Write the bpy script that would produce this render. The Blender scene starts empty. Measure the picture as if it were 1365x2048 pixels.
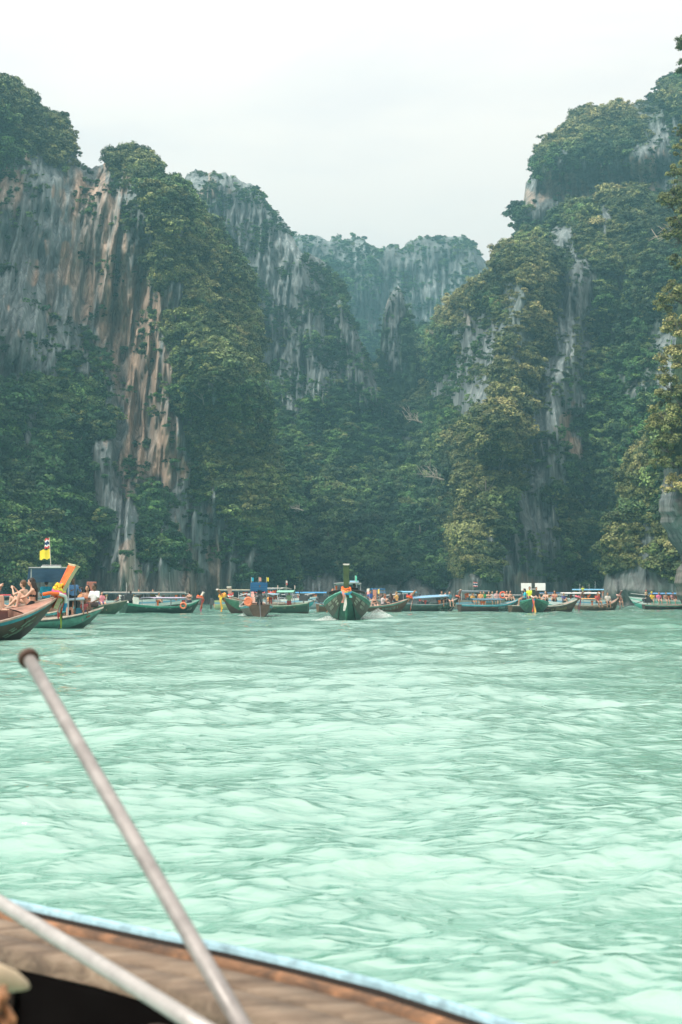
import bpy, bmesh, math, random
import numpy as np
from mathutils import Vector, Matrix

rnd = random.Random(7)
nrs = np.random.RandomState(11)
scene = bpy.context.scene
COL = scene.collection
R = math.radians

# ------------------------------------------------------------------ camera
CAM_H = 1.2
FPX = 50.0 / 36.0 * 2048.0
PITCH = math.atan(169.0 / FPX)
cam_data = bpy.data.cameras.new('camera')
cam_data.sensor_fit = 'VERTICAL'
cam_data.sensor_height = 36.0
cam_data.sensor_width = 24.0
cam_data.lens = 50.0
cam_data.clip_start = 0.05
cam_data.clip_end = 3000.0
cam_data.dof.use_dof = True
cam_data.dof.focus_distance = 75.0
cam_data.dof.aperture_fstop = 6.5
cam = bpy.data.objects.new('camera', cam_data)
COL.objects.link(cam)
cam.location = (0, 0, CAM_H)
cam.rotation_euler = (math.pi / 2 + PITCH, 0, 0)
scene.camera = cam

# ------------------------------------------------------------------ sky, sun, exposure
SUN_EL, SUN_AZ = R(52), R(-124)          # azimuth from +Y towards +X: high on the left, slightly behind the viewer
world = bpy.data.worlds.new('World')
scene.world = world
world.use_nodes = True
wn, wl = world.node_tree.nodes, world.node_tree.links
wn.clear()
w_out = wn.new('ShaderNodeOutputWorld')
w_bg = wn.new('ShaderNodeBackground')
w_bg.inputs['Strength'].default_value = 0.12
sky = wn.new('ShaderNodeTexSky')
sky.sky_type = 'NISHITA'
sky.sun_disc = False
sky.sun_elevation = SUN_EL
sky.sun_rotation = SUN_AZ
sky.air_density = 1.0
sky.dust_density = 3.0
sky.ozone_density = 1.0
w_tc = wn.new('ShaderNodeTexCoord')
w_map = wn.new('ShaderNodeMapping')
w_map.inputs['Scale'].default_value = (2.2, 2.2, 9.0)
w_map.inputs['Location'].default_value = (0.35, 0.1, 0.62)
w_no = wn.new('ShaderNodeTexNoise')
w_no.inputs['Scale'].default_value = 1.35
w_no.inputs['Detail'].default_value = 7.0
w_no.inputs['Roughness'].default_value = 0.55
w_no.inputs['Distortion'].default_value = 0.4
w_rp = wn.new('ShaderNodeValToRGB')
w_rp.color_ramp.elements[0].position = 0.36
w_rp.color_ramp.elements[0].color = (0.86, 0.86, 0.86, 1)
w_rp.color_ramp.elements[1].position = 0.55
w_rp.color_ramp.elements[1].color = (1, 1, 1, 1)
w_mix = wn.new('ShaderNodeMixRGB')
w_mix.inputs['Color2'].default_value = (5.95, 5.35, 4.95, 1)
wl.new(w_tc.outputs['Generated'], w_map.inputs['Vector'])
wl.new(w_map.outputs['Vector'], w_no.inputs['Vector'])
wl.new(w_no.outputs['Fac'], w_rp.inputs['Fac'])
wl.new(w_rp.outputs['Color'], w_mix.inputs['Fac'])
wl.new(sky.outputs['Color'], w_mix.inputs['Color1'])
# an overcast sky is about three times brighter overhead than at the horizon
w_sep = wn.new('ShaderNodeSeparateXYZ')
w_ma = wn.new('ShaderNodeMath'); w_ma.operation = 'MULTIPLY_ADD'; w_ma.use_clamp = False
w_mx = wn.new('ShaderNodeMath'); w_mx.operation = 'MAXIMUM'; w_mx.inputs[1].default_value = 0.0
w_ma.inputs[1].default_value = 1.40
w_ma.inputs[2].default_value = 0.62
w_gr = wn.new('ShaderNodeMixRGB'); w_gr.blend_type = 'MULTIPLY'; w_gr.inputs[0].default_value = 1.0
wl.new(w_tc.outputs['Generated'], w_sep.inputs[0])
wl.new(w_sep.outputs['Z'], w_mx.inputs[0])
wl.new(w_mx.outputs[0], w_ma.inputs[0])
wl.new(w_mix.outputs['Color'], w_gr.inputs[1])
wl.new(w_ma.outputs[0], w_gr.inputs[2])
wl.new(w_gr.outputs['Color'], w_bg.inputs['Color'])
wl.new(w_bg.outputs['Background'], w_out.inputs['Surface'])

sun_data = bpy.data.lights.new('sun', 'SUN')
sun_data.energy = 2.6
sun_data.angle = R(12)
sun_data.color = (1.0, 0.94, 0.84)
sun = bpy.data.objects.new('sun', sun_data)
COL.objects.link(sun)
sd = Vector((math.sin(SUN_AZ) * math.cos(SUN_EL), math.cos(SUN_AZ) * math.cos(SUN_EL), math.sin(SUN_EL)))
sun.rotation_euler = sd.to_track_quat('Z', 'Y').to_euler()
sun.location = (-60, 20, 120)

vs = scene.view_settings
vs.view_transform = 'Standard'
vs.look = 'None'
vs.exposure = 0.75
vs.gamma = 1.0
vs.use_curve_mapping = False
scene.cycles.volume_step_rate = 5
scene.cycles.max_bounces = 6
scene.cycles.diffuse_bounces = 2
scene.cycles.glossy_bounces = 3
scene.cycles.transmission_bounces = 4
scene.cycles.volume_bounces = 0
scene.cycles.caustics_reflective = False
scene.cycles.caustics_refractive = False

# ------------------------------------------------------------------ helpers
CP, SP = math.cos(PITCH), math.sin(PITCH)


def ray(x, y):
    """direction through a point of the photograph (1365 x 2048), with y component 1"""
    dx = x - 682.5
    dz = 1024.0 - y
    ry = FPX * CP - dz * SP
    rz = FPX * SP + dz * CP
    return dx / ry, rz / ry


def at(x, y, Y):
    a, b = ray(x, y)
    return Vector((a * Y, Y, CAM_H + b * Y))


def on_water(x, y):
    a, b = ray(x, y)
    Y = -CAM_H / b
    return Vector((a * Y, Y, 0.0))


def tag(o, label=None, cat=None, group=None, kind=None):
    if label: o['label'] = label
    if cat: o['category'] = cat
    if group: o['group'] = group
    if kind: o['kind'] = kind
    return o


def link_mesh(name, me, parent=None, mat=None):
    o = bpy.data.objects.new(name, me)
    COL.objects.link(o)
    if mat is not None:
        for m in (mat if isinstance(mat, (list, tuple)) else [mat]):
            me.materials.append(m)
    if parent is not None:
        o.parent = parent
    return o


def grid_mesh(name, P, smooth=True, flip=False):
    """P: (nj, ni, 3) array of points -> quad mesh"""
    nj, ni = P.shape[:2]
    me = bpy.data.meshes.new(name)
    idx = np.arange(nj * ni).reshape(nj, ni)
    q = np.stack([idx[:-1, :-1], idx[:-1, 1:], idx[1:, 1:], idx[1:, :-1]], -1).reshape(-1, 4)
    if flip:
        q = q[:, ::-1]
    me.vertices.add(nj * ni)
    me.vertices.foreach_set('co', P.reshape(-1).astype(np.float32))
    me.loops.add(q.size)
    me.loops.foreach_set('vertex_index', q.reshape(-1).astype(np.int32))
    me.polygons.add(len(q))
    me.polygons.foreach_set('loop_start', (np.arange(len(q)) * 4).astype(np.int32))
    me.polygons.foreach_set('use_smooth', np.full(len(q), smooth))
    me.update(calc_edges=True)
    return me


def quads_mesh(name, V, Q, smooth=False):
    me = bpy.data.meshes.new(name)
    V = np.asarray(V, dtype=np.float32); Q = np.asarray(Q, dtype=np.int32)
    k = Q.shape[1]
    me.vertices.add(len(V)); me.vertices.foreach_set('co', V.reshape(-1))
    me.loops.add(Q.size); me.loops.foreach_set('vertex_index', Q.reshape(-1))
    me.polygons.add(len(Q))
    me.polygons.foreach_set('loop_start', (np.arange(len(Q)) * k).astype(np.int32))
    me.polygons.foreach_set('use_smooth', np.full(len(Q), smooth))
    me.update(calc_edges=True)
    return me


# vectorised gradient noise
_perm = nrs.permutation(256); _perm = np.concatenate([_perm, _perm, _perm])
_g = nrs.normal(size=(256, 3)); _g /= np.linalg.norm(_g, axis=1)[:, None]


def pn(x, y, z):
    x, y, z = np.broadcast_arrays(np.asarray(x, float), np.asarray(y, float), np.asarray(z, float))
    xi, yi, zi = np.floor(x).astype(int), np.floor(y).astype(int), np.floor(z).astype(int)
    xf, yf, zf = x - xi, y - yi, z - zi
    u, v, w = (t * t * t * (t * (t * 6 - 15) + 10) for t in (xf, yf, zf))
    xi &= 255; yi &= 255; zi &= 255
    r = 0
    for dx in (0, 1):
        wx = u if dx else 1 - u
        for dy in (0, 1):
            wy = v if dy else 1 - v
            for dz in (0, 1):
                wz = w if dz else 1 - w
                h = _perm[_perm[_perm[(xi + dx) & 255] + ((yi + dy) & 255)] + ((zi + dz) & 255)]
                gv = _g[h]
                r = r + wx * wy * wz * (gv[..., 0] * (xf - dx) + gv[..., 1] * (yf - dy) + gv[..., 2] * (zf - dz))
    return r * 1.5


def fbm(x, y, z, o=4, gain=0.5):
    s, a, f = 0, 1.0, 1.0
    for k in range(o):
        s = s + a * pn(x * f + 17.3 * k, y * f + 5.1 * k, z * f + 9.7 * k)
        a *= gain; f *= 2.03
    return s


def ridged(x, y, z, o=3):
    s, a, f = 0, 1.0, 1.0
    for k in range(o):
        s = s + a * (1 - np.abs(pn(x * f + 3.3 * k, y * f + 8.1 * k, z * f + 1.7 * k)) * 2.2)
        a *= 0.5; f *= 2.1
    return s


def sstep(a, b, x):
    t = np.clip((x - a) / (b - a), 0, 1)
    return t * t * (3 - 2 * t)


# ------------------------------------------------------------------ materials
class NT:
    def __init__(self, name):
        self.m = bpy.data.materials.new(name)
        self.m.use_nodes = True
        self.n, self.l = self.m.node_tree.nodes, self.m.node_tree.links
        self.p = self.n['Principled BSDF']

    def new(self, t, **kw):
        n = self.n.new(t)
        for k, v in kw.items():
            if k in n.inputs:
                n.inputs[k].default_value = v
            else:
                setattr(n, k, v)
        return n

    def link(self, a, b):
        self.l.new(a, b)

    def noise(self, scale=(1, 1, 1), s=1.0, detail=5.0, rough=0.55, dist=0.0, coord='Object'):
        tc = self.new('ShaderNodeTexCoord')
        mp = self.new('ShaderNodeMapping', Scale=scale)
        no = self.new('ShaderNodeTexNoise', Scale=s, Detail=detail, Roughness=rough, Distortion=dist)
        self.link(tc.outputs[coord], mp.inputs[0])
        self.link(mp.outputs[0], no.inputs['Vector'])
        return no.outputs['Fac']

    def ramp(self, fac, stops):
        r = self.new('ShaderNodeValToRGB')
        e = r.color_ramp.elements
        while len(e) < len(stops):
            e.new(0.5)
        for el, (p, c) in zip(e, stops):
            el.position = p
            el.color = (c[0], c[1], c[2], 1) if not isinstance(c, (int, float)) else (c, c, c, 1)
        self.link(fac, r.inputs[0])
        return r.outputs[0]

    def mix(self, fac, a, b, mode='MIX'):
        m = self.new('ShaderNodeMixRGB', blend_type=mode)
        for s, v in ((m.inputs[0], fac), (m.inputs[1], a), (m.inputs[2], b)):
            if isinstance(v, (int, float)):
                s.default_value = v
            elif isinstance(v, (tuple, list)):
                s.default_value = (v[0], v[1], v[2], 1)
            else:
                self.link(v, s)
        return m.outputs[0]

    def attr(self, name, kind='GEOMETRY'):
        a = self.new('ShaderNodeAttribute', attribute_name=name, attribute_type=kind)
        return a

    def bump(self, h, strength=0.5, dist=0.1):
        b = self.new('ShaderNodeBump', Strength=strength, Distance=dist)
        self.link(h, b.inputs['Height'])
        self.link(b.outputs[0], self.p.inputs['Normal'])
        return b


_mats = {}


def paint(c, rough=0.5, wear=0.25, metal=0.0, scale=3.0, spec=0.4):
    """painted or plain surface with grain, dirt and slight unevenness"""
    key = (tuple(c), rough, wear, metal, scale, spec)
    if key in _mats:
        return _mats[key]
    t = NT('paint_%d' % len(_mats))
    f = t.noise((1, 1, 1), scale, 6, 0.65)
    lo = tuple(v * (1 - wear) for v in c)
    hi = tuple(min(1, v * (1 + wear * 0.4) + 0.01 * wear) for v in c)
    t.link(t.ramp(f, [(0.3, lo), (0.62, hi)]), t.p.inputs['Base Color'])
    t.p.inputs['Roughness'].default_value = rough
    t.p.inputs['Metallic'].default_value = metal
    t.p.inputs['Specular IOR Level'].default_value = spec
    _mats[key] = t.m
    return t.m


def rock_material(name, near=False):
    t = NT(name)
    tan = t.attr('tan').outputs['Fac']
    veg = t.attr('veg').outputs['Fac']
    streak = t.noise((0.6, 0.6, 0.045), 1.0 if not near else 2.0, 6, 0.6, 0.6)
    patch = t.noise((0.05, 0.05, 0.035), 1.0, 5, 0.6)
    fine = t.noise((1.8, 1.8, 0.28), 1.0, 5, 0.7, 0.2)
    grey = t.ramp(streak, [(0.32, (0.055, 0.07, 0.075)), (0.44, (0.145, 0.175, 0.18)), (0.60, (0.215, 0.25, 0.25)), (0.78, (0.29, 0.305, 0.29))])
    grey2 = t.ramp(patch, [(0.38, 0.45), (0.62, 1.25)])
    g = t.mix(1.0, grey, grey2, 'MULTIPLY')
    tn = t.ramp(streak, [(0.30, (0.13, 0.11, 0.10)), (0.40, (0.30, 0.215, 0.16)), (0.6, (0.46, 0.35, 0.27)), (0.75, (0.54, 0.45, 0.37))])
    c = t.mix(tan, g, tn)
    c = t.mix(1.0, c, t.ramp(fine, [(0.3, 0.55), (0.65, 1.15)]), 'MULTIPLY')
    tc = t.new('ShaderNodeTexCoord'); mp = t.new('ShaderNodeMapping', Scale=(0.40, 0.40, 0.022) if not near else (1.2, 1.2, .5))
    rg = t.new('ShaderNodeTexNoise', Scale=1.0, Detail=5.0, Roughness=0.6, Distortion=0.25)
    rg.noise_type = 'RIDGED_MULTIFRACTAL'
    t.link(tc.outputs['Object'], mp.inputs[0]); t.link(mp.outputs[0], rg.inputs['Vector'])
    mp2 = t.new('ShaderNodeMapping', Scale=(0.10, 0.10, 0.5)); rg2 = t.new('ShaderNodeTexNoise', Scale=1.0, Detail=4.0, Roughness=0.6, Distortion=0.8)
    rg2.noise_type = 'RIDGED_MULTIFRACTAL'
    t.link(tc.outputs['Object'], mp2.inputs[0]); t.link(mp2.outputs[0], rg2.inputs['Vector'])
    c = t.mix(1.0, c, t.ramp(rg.outputs['Fac'], [(0.40, 1.08), (0.80, 0.50)]), 'MULTIPLY')
    c = t.mix(0.45, c, t.ramp(rg2.outputs['Fac'], [(0.55, 1.05), (0.9, 0.45)]), 'MULTIPLY')
    grn = t.ramp(fine, [(0.3, (0.012, 0.035, 0.018)), (0.7, (0.05, 0.09, 0.04))])
    c = t.mix(veg, c, grn)
    t.link(c, t.p.inputs['Base Color'])
    t.p.inputs['Roughness'].default_value = 0.9
    t.p.inputs['Specular IOR Level'].default_value = 0.15
    t.bump(t.mix(0.5, t.mix(0.5, streak, rg.outputs['Fac']), fine), 0.8, 0.7 if not near else 0.4)
    return t.m


def leaf_material(name, instancer=True):
    t = NT(name)
    a = t.attr('tint', 'INSTANCER' if instancer else 'OBJECT').outputs['Fac']
    b = t.attr('warm', 'INSTANCER' if instancer else 'OBJECT').outputs['Fac']
    green = t.ramp(a, [(0.0, (0.012, 0.050, 0.028)), (0.5, (0.046, 0.130, 0.050)), (1.0, (0.135, 0.275, 0.075))])
    olive = t.ramp(a, [(0.0, (0.075, 0.105, 0.035)), (0.5, (0.22, 0.225, 0.080)), (1.0, (0.40, 0.36, 0.15))])
    c = t.mix(b, green, olive)  # olive leaf colour, also carrying the painted sunlight on the ridges
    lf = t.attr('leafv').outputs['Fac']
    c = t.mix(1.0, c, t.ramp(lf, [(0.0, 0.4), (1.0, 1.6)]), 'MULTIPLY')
    t.link(c, t.p.inputs['Base Color'])
    t.p.inputs['Roughness'].default_value = 0.65
    t.p.inputs['Specular IOR Level'].default_value = 0.25
    return t.m


# ------------------------------------------------------------------ water
def build_water():
    d = [1.0]
    while d[-1] < 395:
        d.append(d[-1] + max(0.014, min(0.0052 * d[-1], 6)))
    d = np.array(d)
    tx = np.tan(np.linspace(-0.50, 0.50, 430))
    tx = np.concatenate([np.linspace(-2.2, tx[0] - 0.06, 24), tx, np.linspace(tx[-1] + 0.06, 2.2, 24)])
    D, T = np.meshgrid(d, tx, indexing='ij')
    X = np.clip(D * T, -420, 420); Y = D - 0.0
    sp = np.maximum(0.014, 0.0052 * D)
    Z = np.zeros_like(X); DX = np.zeros_like(X); DY = np.zeros_like(X)
    patch = 0.75 + 0.9 * pn(X / 9.0, Y / 14.0, 3.1)
    r = np.random.RandomState(5)
    for i in range(96):
        lam = 0.075 * (6.0 / 0.075) ** (i / 95.0) * r.uniform(0.92, 1.08)
        th = math.pi / 2 + 0.25 + r.normal() * 0.75
        k = 2 * math.pi / lam
        kx, ky = k * math.cos(th), k * math.sin(th)
        ka = 0.033 * (1.45 if 0.08 < lam < 0.55 else 0.72)
        if lam > 3: ka *= 0.75
        a = ka / k * sstep(1.4, 3.0, lam / sp)
        if lam < 1.6: a = a * np.clip(patch, 0.15, 1.6)
        ph = kx * X + ky * Y + r.uniform(0, 6.28)
        s, c = np.sin(ph), np.cos(ph)
        Z += a * s
        DX -= 1.25 * a * c * math.cos(th) * -1
        DY -= 1.25 * a * c * math.sin(th) * -1
    P = np.stack([X + DX, Y + DY, Z], -1)
    me = grid_mesh('water', P, flip=False)
    t = NT('sea_water')
    n1 = t.noise((1.0, 2.0, 1.0), 5.0, 6, 0.6, 0.4)
    n2 = t.noise((0.8, 1.5, 1.0), 1.3, 5, 0.6, 0.3)
    n3 = t.noise((0.05, 0.05, 1.0), 1.0, 3, 0.5)
    tc = t.new('ShaderNodeTexCoord'); mp = t.new('ShaderNodeMapping', Scale=(1.3, 3.0, 1.0), Rotation=(0, 0, 0.25))
    rg = t.new('ShaderNodeTexNoise', Scale=3.4, Detail=5.0, Roughness=0.55, Distortion=0.7)
    rg.noise_type = 'RIDGED_MULTIFRACTAL'
    t.link(tc.outputs['Object'], mp.inputs[0]); t.link(mp.outputs[0], rg.inputs['Vector'])
    col = t.ramp(n3, [(0.35, (0.135, 0.320, 0.248)), (0.65, (0.190, 0.370, 0.305))])
    t.link(col, t.p.inputs['Base Color'])
    t.p.inputs['Roughness'].default_value = 0.02
    t.p.inputs['IOR'].default_value = 2.95
    h = t.mix(0.5, n1, n2)
    rgs = t.ramp(rg.outputs['Fac'], [(0.0, 0.0), (1.0, 1.0)])
    h = t.mix(0.45, h, rgs)
    t.bump(h, 0.75, 0.065)
    o = link_mesh('water', me, mat=t.m)
    tag(o, kind='structure')


build_water()
# ------------------------------------------------------------------ terrain
ROCK = rock_material('limestone')
ROCK_NEAR = rock_material('limestone_near', True)


def capsule(x, y, c):
    x1, y1, x2, y2, hw = c[:5]
    dx, dy = x2 - x1, y2 - y1
    L = dx * dx + dy * dy + 1e-6
    u = np.clip(((x - x1) * dx + (y - y1) * dy) / L, 0, 1)
    dd = np.hypot(x - x1 - u * dx, y - y1 - u * dy)
    return dd / (hw * 1.15)


def mask(x, y, caps, soft=0.5, wob=0.35, seed=0.0):
    if not caps:
        return np.zeros_like(x)
    m = np.zeros_like(x)
    w = 1 + wob * fbm(x / 34.0, y / 70.0, seed, 4) * 2 + 0.25 * pn(x / 6.0, y / 40.0, seed + 5)
    for c in caps:
        v = c[5] if len(c) > 5 else 1.0
        m = np.maximum(m, v * (1 - sstep(1 - soft, 1 + soft * 0.6, capsule(x, y, c) * w)))
    return m


LAND = {}


def massif(name, sil, base, setback, xr, step=2.0, rock=(), tan=(), warm=(), ridges=(), big=9.0, mid=3.0, small=1.1,
           jag=4.0, rnd_px=50, rnd_m=12, seed=0.0, back=60, vegbase=1.0, gexp=1.25, mat=None, treetop=8.0):
    sx, sy = zip(*sil); bx, by = zip(*base); tx, ty = zip(*setback)
    x = np.arange(xr[0], xr[1] + step, step)
    top = np.interp(x, sx, sy)
    top = top + np.where(x < 1e9, treetop, 0) + jag * (fbm(x / 26.0, seed, 0.5, 4) * 1.6 - np.maximum(0, ridged(x / 15.0, seed, 2.5, 2) - 0.9) * 1.2)
    ybot = 1232.0
    n = int((ybot - top.min()) / step)
    v = np.linspace(0, 1, n)
    V, X = np.meshgrid(v, x, indexing='ij')
    TOP = np.broadcast_to(top, X.shape)
    YP = ybot + (TOP - ybot) * V
    Y0 = np.interp(X, bx, by); SB = np.interp(X, tx, ty)
    hfrac = np.clip((ybot - YP) / 1000.0, 0, 1.2)
    D = Y0 + SB * hfrac ** gexp
    D = D + rnd_m * (1 - np.clip((YP - TOP) / rnd_px, 0, 1)) ** 2
    rx, rz = ray(X, YP)
    WX, WZ = rx * D, CAM_H + rz * D
    RK = mask(X, YP, rock, seed=seed)
    RK = np.maximum(RK, 0.55 * sstep(.25, .55, fbm(WX / 5.0, WZ / 16.0, seed + 21, 3)))
    TN = mask(X, YP, tan, soft=0.35, wob=0.5, seed=seed + 3) * np.clip(0.75 + 1.1 * pn(WX / 1.1, WZ / 14.0, seed + 1), 0, 1)
    TN = np.maximum(TN, (0.35 if name == 'mountain_left' else 0.12) * (1 - sstep(2.0, 6.5, WZ + 1.5 * pn(WX / 5, WZ / 3, seed))))
    WM = mask(X, YP, warm, soft=0.9, seed=seed + 8)  # sunlit look of the ridges, painted in as a warmer foliage tint
    for rd in ridges:          # (x1,y1,x2,y2,halfwidth, metres towards the viewer)
        q = capsule(X, YP, rd[:5])
        D = D - rd[5] * np.exp(-q * q * 1.2)
    D = D - big * fbm(WX / 30.0, WZ / 48.0, seed, 3)
    D = D - mid * (ridged(WX / 8.5, WZ / 34.0, seed + 2, 3) - 1.0)
    D = D - mid * 0.5 * np.abs(fbm(WX / 6.0, WZ / (5.0 + 14.0 * RK), seed + 4, 3)) * (1 - .4 * RK)
    D = D - small * (0.3 + 1.2 * RK) * (ridged(WX / 2.6, WZ / 34.0, seed + 6, 3) - 1.0)
    D = D - small * (0.4 + 0.9 * RK) * np.abs(fbm(WX / 1.7, WZ / 11.0, seed + 7, 3)) * 1.5
    D = D + 2.2 * (1 - sstep(0, 2.2, WZ + 0.4 * pn(WX / 3, 0, seed)))       # sea notch at the foot
    P = np.stack([rx * D, D, CAM_H + rz * D], -1)
    # the far side of the mountain: over the crest, back and down
    rows = []
    crest = P[-1]
    for k in range(1, 9):
        s = k / 8.0
        b = crest.copy()
        b[:, 1] += back * s
        b[:, 0] *= b[:, 1] / crest[:, 1]
        b[:, 2] = crest[:, 2] * (1 - s ** 1.6) - 4 * s + 1.5 * (1 - s) * pn(b[:, 0] / 7, b[:, 1] / 7, seed)
        rows.append(b)
    P2 = np.concatenate([P, np.array(rows)], 0)
    me = grid_mesh(name, P2, smooth=True)
    dens = np.clip(vegbase - 1.15 * RK, 0, 1)
    dens = dens * sstep(-0.45, 0.1, fbm(WX / 9.0, WZ / 14.0, seed + 11, 3) + (dens - 0.45) * 1.2)
    dens = dens * (WZ + 3.5 * pn(WX / 4, 1.1, seed) > 3.8)
    for nm, arr in (('veg', np.clip(dens * 1.2, 0, 1)), ('tan', TN)):
        full = np.concatenate([arr, np.repeat(arr[-1:], 8, 0)], 0)
        a = me.attributes.new(nm, 'FLOAT', 'POINT')
        a.data.foreach_set('value', full.reshape(-1).astype(np.float32))
    o = link_mesh(name, me, mat=mat or ROCK)
    tag(o, kind='structure')
    LAND[name] = dict(P=P, dens=dens, warm=WM, rock=RK, X=X, Y=YP)
    return o


massif('mountain_far_centre',
       [(480, 500), (560, 472), (590, 468), (620, 466), (640, 469), (655, 477), (661, 478), (664, 468), (682, 469), (685, 478), (700, 477), (704, 471), (728, 474), (735, 486), (765, 494),
        (775, 488), (790, 484), (800, 494), (806, 497), (812, 482), (835, 474), (860, 471), (925, 471), (942, 477), (952, 494), (965, 512), (978, 528), (1000, 545), (1060, 600)],
       [(480, 500), (1060, 500)], [(480, 60), (1060, 60)], (480, 1060), step=2.4,
       rock=[(830, 540, 950, 560, 70), (760, 600, 900, 640, 60), (610, 490, 700, 500, 30)], big=10, mid=2.0, small=1.3, jag=1.2, treetop=3.0, seed=3.0, back=80, vegbase=0.95,
       rnd_px=30, rnd_m=14)
massif('mountain_left_pinnacle',
       [(330, 420), (355, 390), (372, 352), (380, 340), (392, 333), (400, 345), (408, 340), (440, 337), (452, 340), (460, 352), (470, 352), (492, 366), (500, 364), (525, 382), (532, 400),
        (550, 422), (572, 446), (585, 475), (600, 500), (625, 508), (650, 522), (672, 552), (685, 590), (700, 628), (715, 660), (732, 705), (745, 735), (760, 775), (780, 830), (820, 960)],
       [(330, 292), (560, 300), (820, 312)], [(330, 70), (820, 50)], (330, 820),
       rock=[(400, 380, 520, 470, 75), (560, 500, 600, 620, 60, .8), (690, 640, 740, 800, 32, .9), (450, 560, 620, 760, 60, .65), (430, 640, 470, 800, 25, .7)], tan=[(413, 385, 410, 405, 13, .6)],
       ridges=[(600, 500, 640, 800, 26, 8), (690, 620, 740, 800, 22, 7), (430, 350, 480, 640, 30, 6)], big=7, mid=2.0, small=2.0, jag=5, treetop=2.0, seed=9.0, vegbase=0.88, rnd_px=35, rnd_m=9)
massif('mountain_left',
       [(-420, 80), (-100, 125), (0, 158), (30, 172), (50, 184), (60, 202), (98, 214), (108, 228), (128, 258), (142, 286), (160, 308), (185, 326), (205, 312), (225, 300), (262, 294), (283, 300), (300, 335),
        (312, 350), (345, 362), (365, 378), (375, 398), (400, 430), (438, 478), (470, 525), (492, 580), (500, 640), (506, 720), (515, 800), (525, 880), (540, 950), (548, 1020), (562, 1100), (575, 1160), (590, 1200)],
       [(-420, 150), (0, 196), (180, 212), (330, 210), (600, 242)], [(-420, 35), (250, 42), (600, 42)], (-420, 592),
       rock=[(25, 420, 60, 660, 118), (110, 400, 130, 640, 80), (180, 425, 235, 640, 100), (262, 600, 308, 890, 78), (310, 870, 352, 985, 30), (212, 900, 222, 1000, 32), (240, 985, 262, 1150, 32), (225, 1150, 420, 1195, 52, 1),
             (385, 1040, 470, 1190, 52, .95), (55, 790, 62, 900, 14, .7), (100, 640, 200, 720, 60, .5), (110, 930, 108, 990, 12, .7)],
       tan=[(185, 405, 195, 610, 46), (100, 560, 104, 640, 12, .6), (130, 490, 132, 560, 10), (152, 500, 158, 630, 12), (215, 430, 246, 640, 34), (258, 600, 275, 760, 62), (285, 740, 305, 905, 52), (318, 700, 330, 830, 24, .8), (330, 880, 340, 960, 16, .6), (20, 360, 18, 400, 24, .8),
            (68, 525, 66, 560, 9), (258, 1100, 266, 1190, 20, .7), (380, 1110, 378, 1180, 14, .7), (430, 1110, 432, 1180, 14, .7), (345, 850, 340, 870, 14, .7), (290, 1190, 420, 1196, 14, .5)],
       warm=[(10, 170, 60, 240, 60, .7), (230, 310, 280, 330, 50, .6), (330, 480, 470, 700, 80, .5), (450, 880, 500, 1000, 50, .5), (100, 300, 150, 290, 40, .8)],
       ridges=[(330, 420, 430, 760, 60, 16), (430, 760, 520, 1120, 60, 12), (212, 900, 250, 1200, 34, 9), (20, 420, 40, 700, 30, 4), (230, 640, 330, 1000, 30, -7), (100, 820, 90, 1150, 60, 6), (300, 1050, 310, 1190, 40, 4)],
       big=8, mid=2.8, small=1.7, jag=4, treetop=15, seed=17.0, vegbase=1.0, rnd_px=60, rnd_m=10)
massif('hillside_valley',
       [(500, 1180), (530, 1050), (560, 965), (620, 890), (690, 840), (745, 750), (768, 712), (800, 706), (826, 664), (850, 648), (885, 640), (930, 650), (980, 690), (1040, 800)],
       [(500, 262), (620, 268), (760, 262), (900, 248), (1040, 262)], [(500, 90), (700, 240), (800, 300), (900, 260), (1040, 100)], (500, 1040),
       rock=[(610, 1160, 655, 1190, 28), (900, 700, 940, 760, 30, .8)], warm=[(760, 790, 820, 800, 40, .6), (740, 700, 760, 740, 30, .9), (700, 1000, 800, 1000, 120, .15)],
       ridges=[(820, 760, 760, 1100, 60, 10), (930, 800, 880, 1200, 26, -14), (620, 900, 590, 1200, 30, -8)], big=9, mid=3.5, small=1.0, jag=4, seed=23.0, gexp=1.1, rnd_px=40, rnd_m=14)
massif('hill_rock_spire',
       [(752, 800), (757, 740), (763, 665), (768, 625), (776, 598), (786, 580), (797, 572), (805, 584), (809, 604), (820, 628), (827, 662), (832, 740), (838, 800)],
       [(750, 352), (840, 352)], [(750, 18), (840, 18)], (752, 838), step=1.6, rock=[(788, 585, 785, 640, 17), (785, 680, 782, 730, 14, .8)], tan=[(772, 598, 770, 606, 8, .5)], big=4, mid=3.5, small=1.6, jag=3, seed=31.0, treetop=0,
       back=14, vegbase=.9, rnd_px=22, rnd_m=7)
massif('mountain_right_upper',
       [(1020, 540), (1034, 450), (1036, 415), (1048, 385), (1052, 350), (1070, 325), (1076, 292), (1092, 268), (1120, 250), (1145, 232), (1175, 215), (1200, 206), (1235, 205), (1262, 198), (1290, 190),
        (1305, 184), (1320, 170), (1345, 152), (1365, 136), (1450, 90), (1700, 40)],
       [(1020, 300), (1200, 292), (1700, 250)], [(1020, 45), (1700, 60)], (1020, 1700),
       rock=[(1085, 385, 1150, 385, 32, .9), (1150, 370, 1330, 350, 36, .95), (1075, 425, 1110, 400, 24, .8), (1300, 210, 1330, 330, 32, .55)],
       tan=[(1100, 362, 1160, 378, 22, .9), (1210, 355, 1240, 360, 12, .6), (1288, 345, 1305, 385, 20, .9), (1060, 400, 1095, 385, 16, .6)],
       warm=[(1180, 235, 1260, 225, 40, .8), (1100, 280, 1150, 270, 30, .7), (1330, 190, 1360, 200, 20, .5)],
       ridges=[(1040, 390, 1340, 350, 22, -8), (1050, 330, 1300, 310, 30, 6)], big=8, mid=3, small=1.4, jag=4, treetop=13, seed=37.0, rnd_px=60, rnd_m=22)
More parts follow.
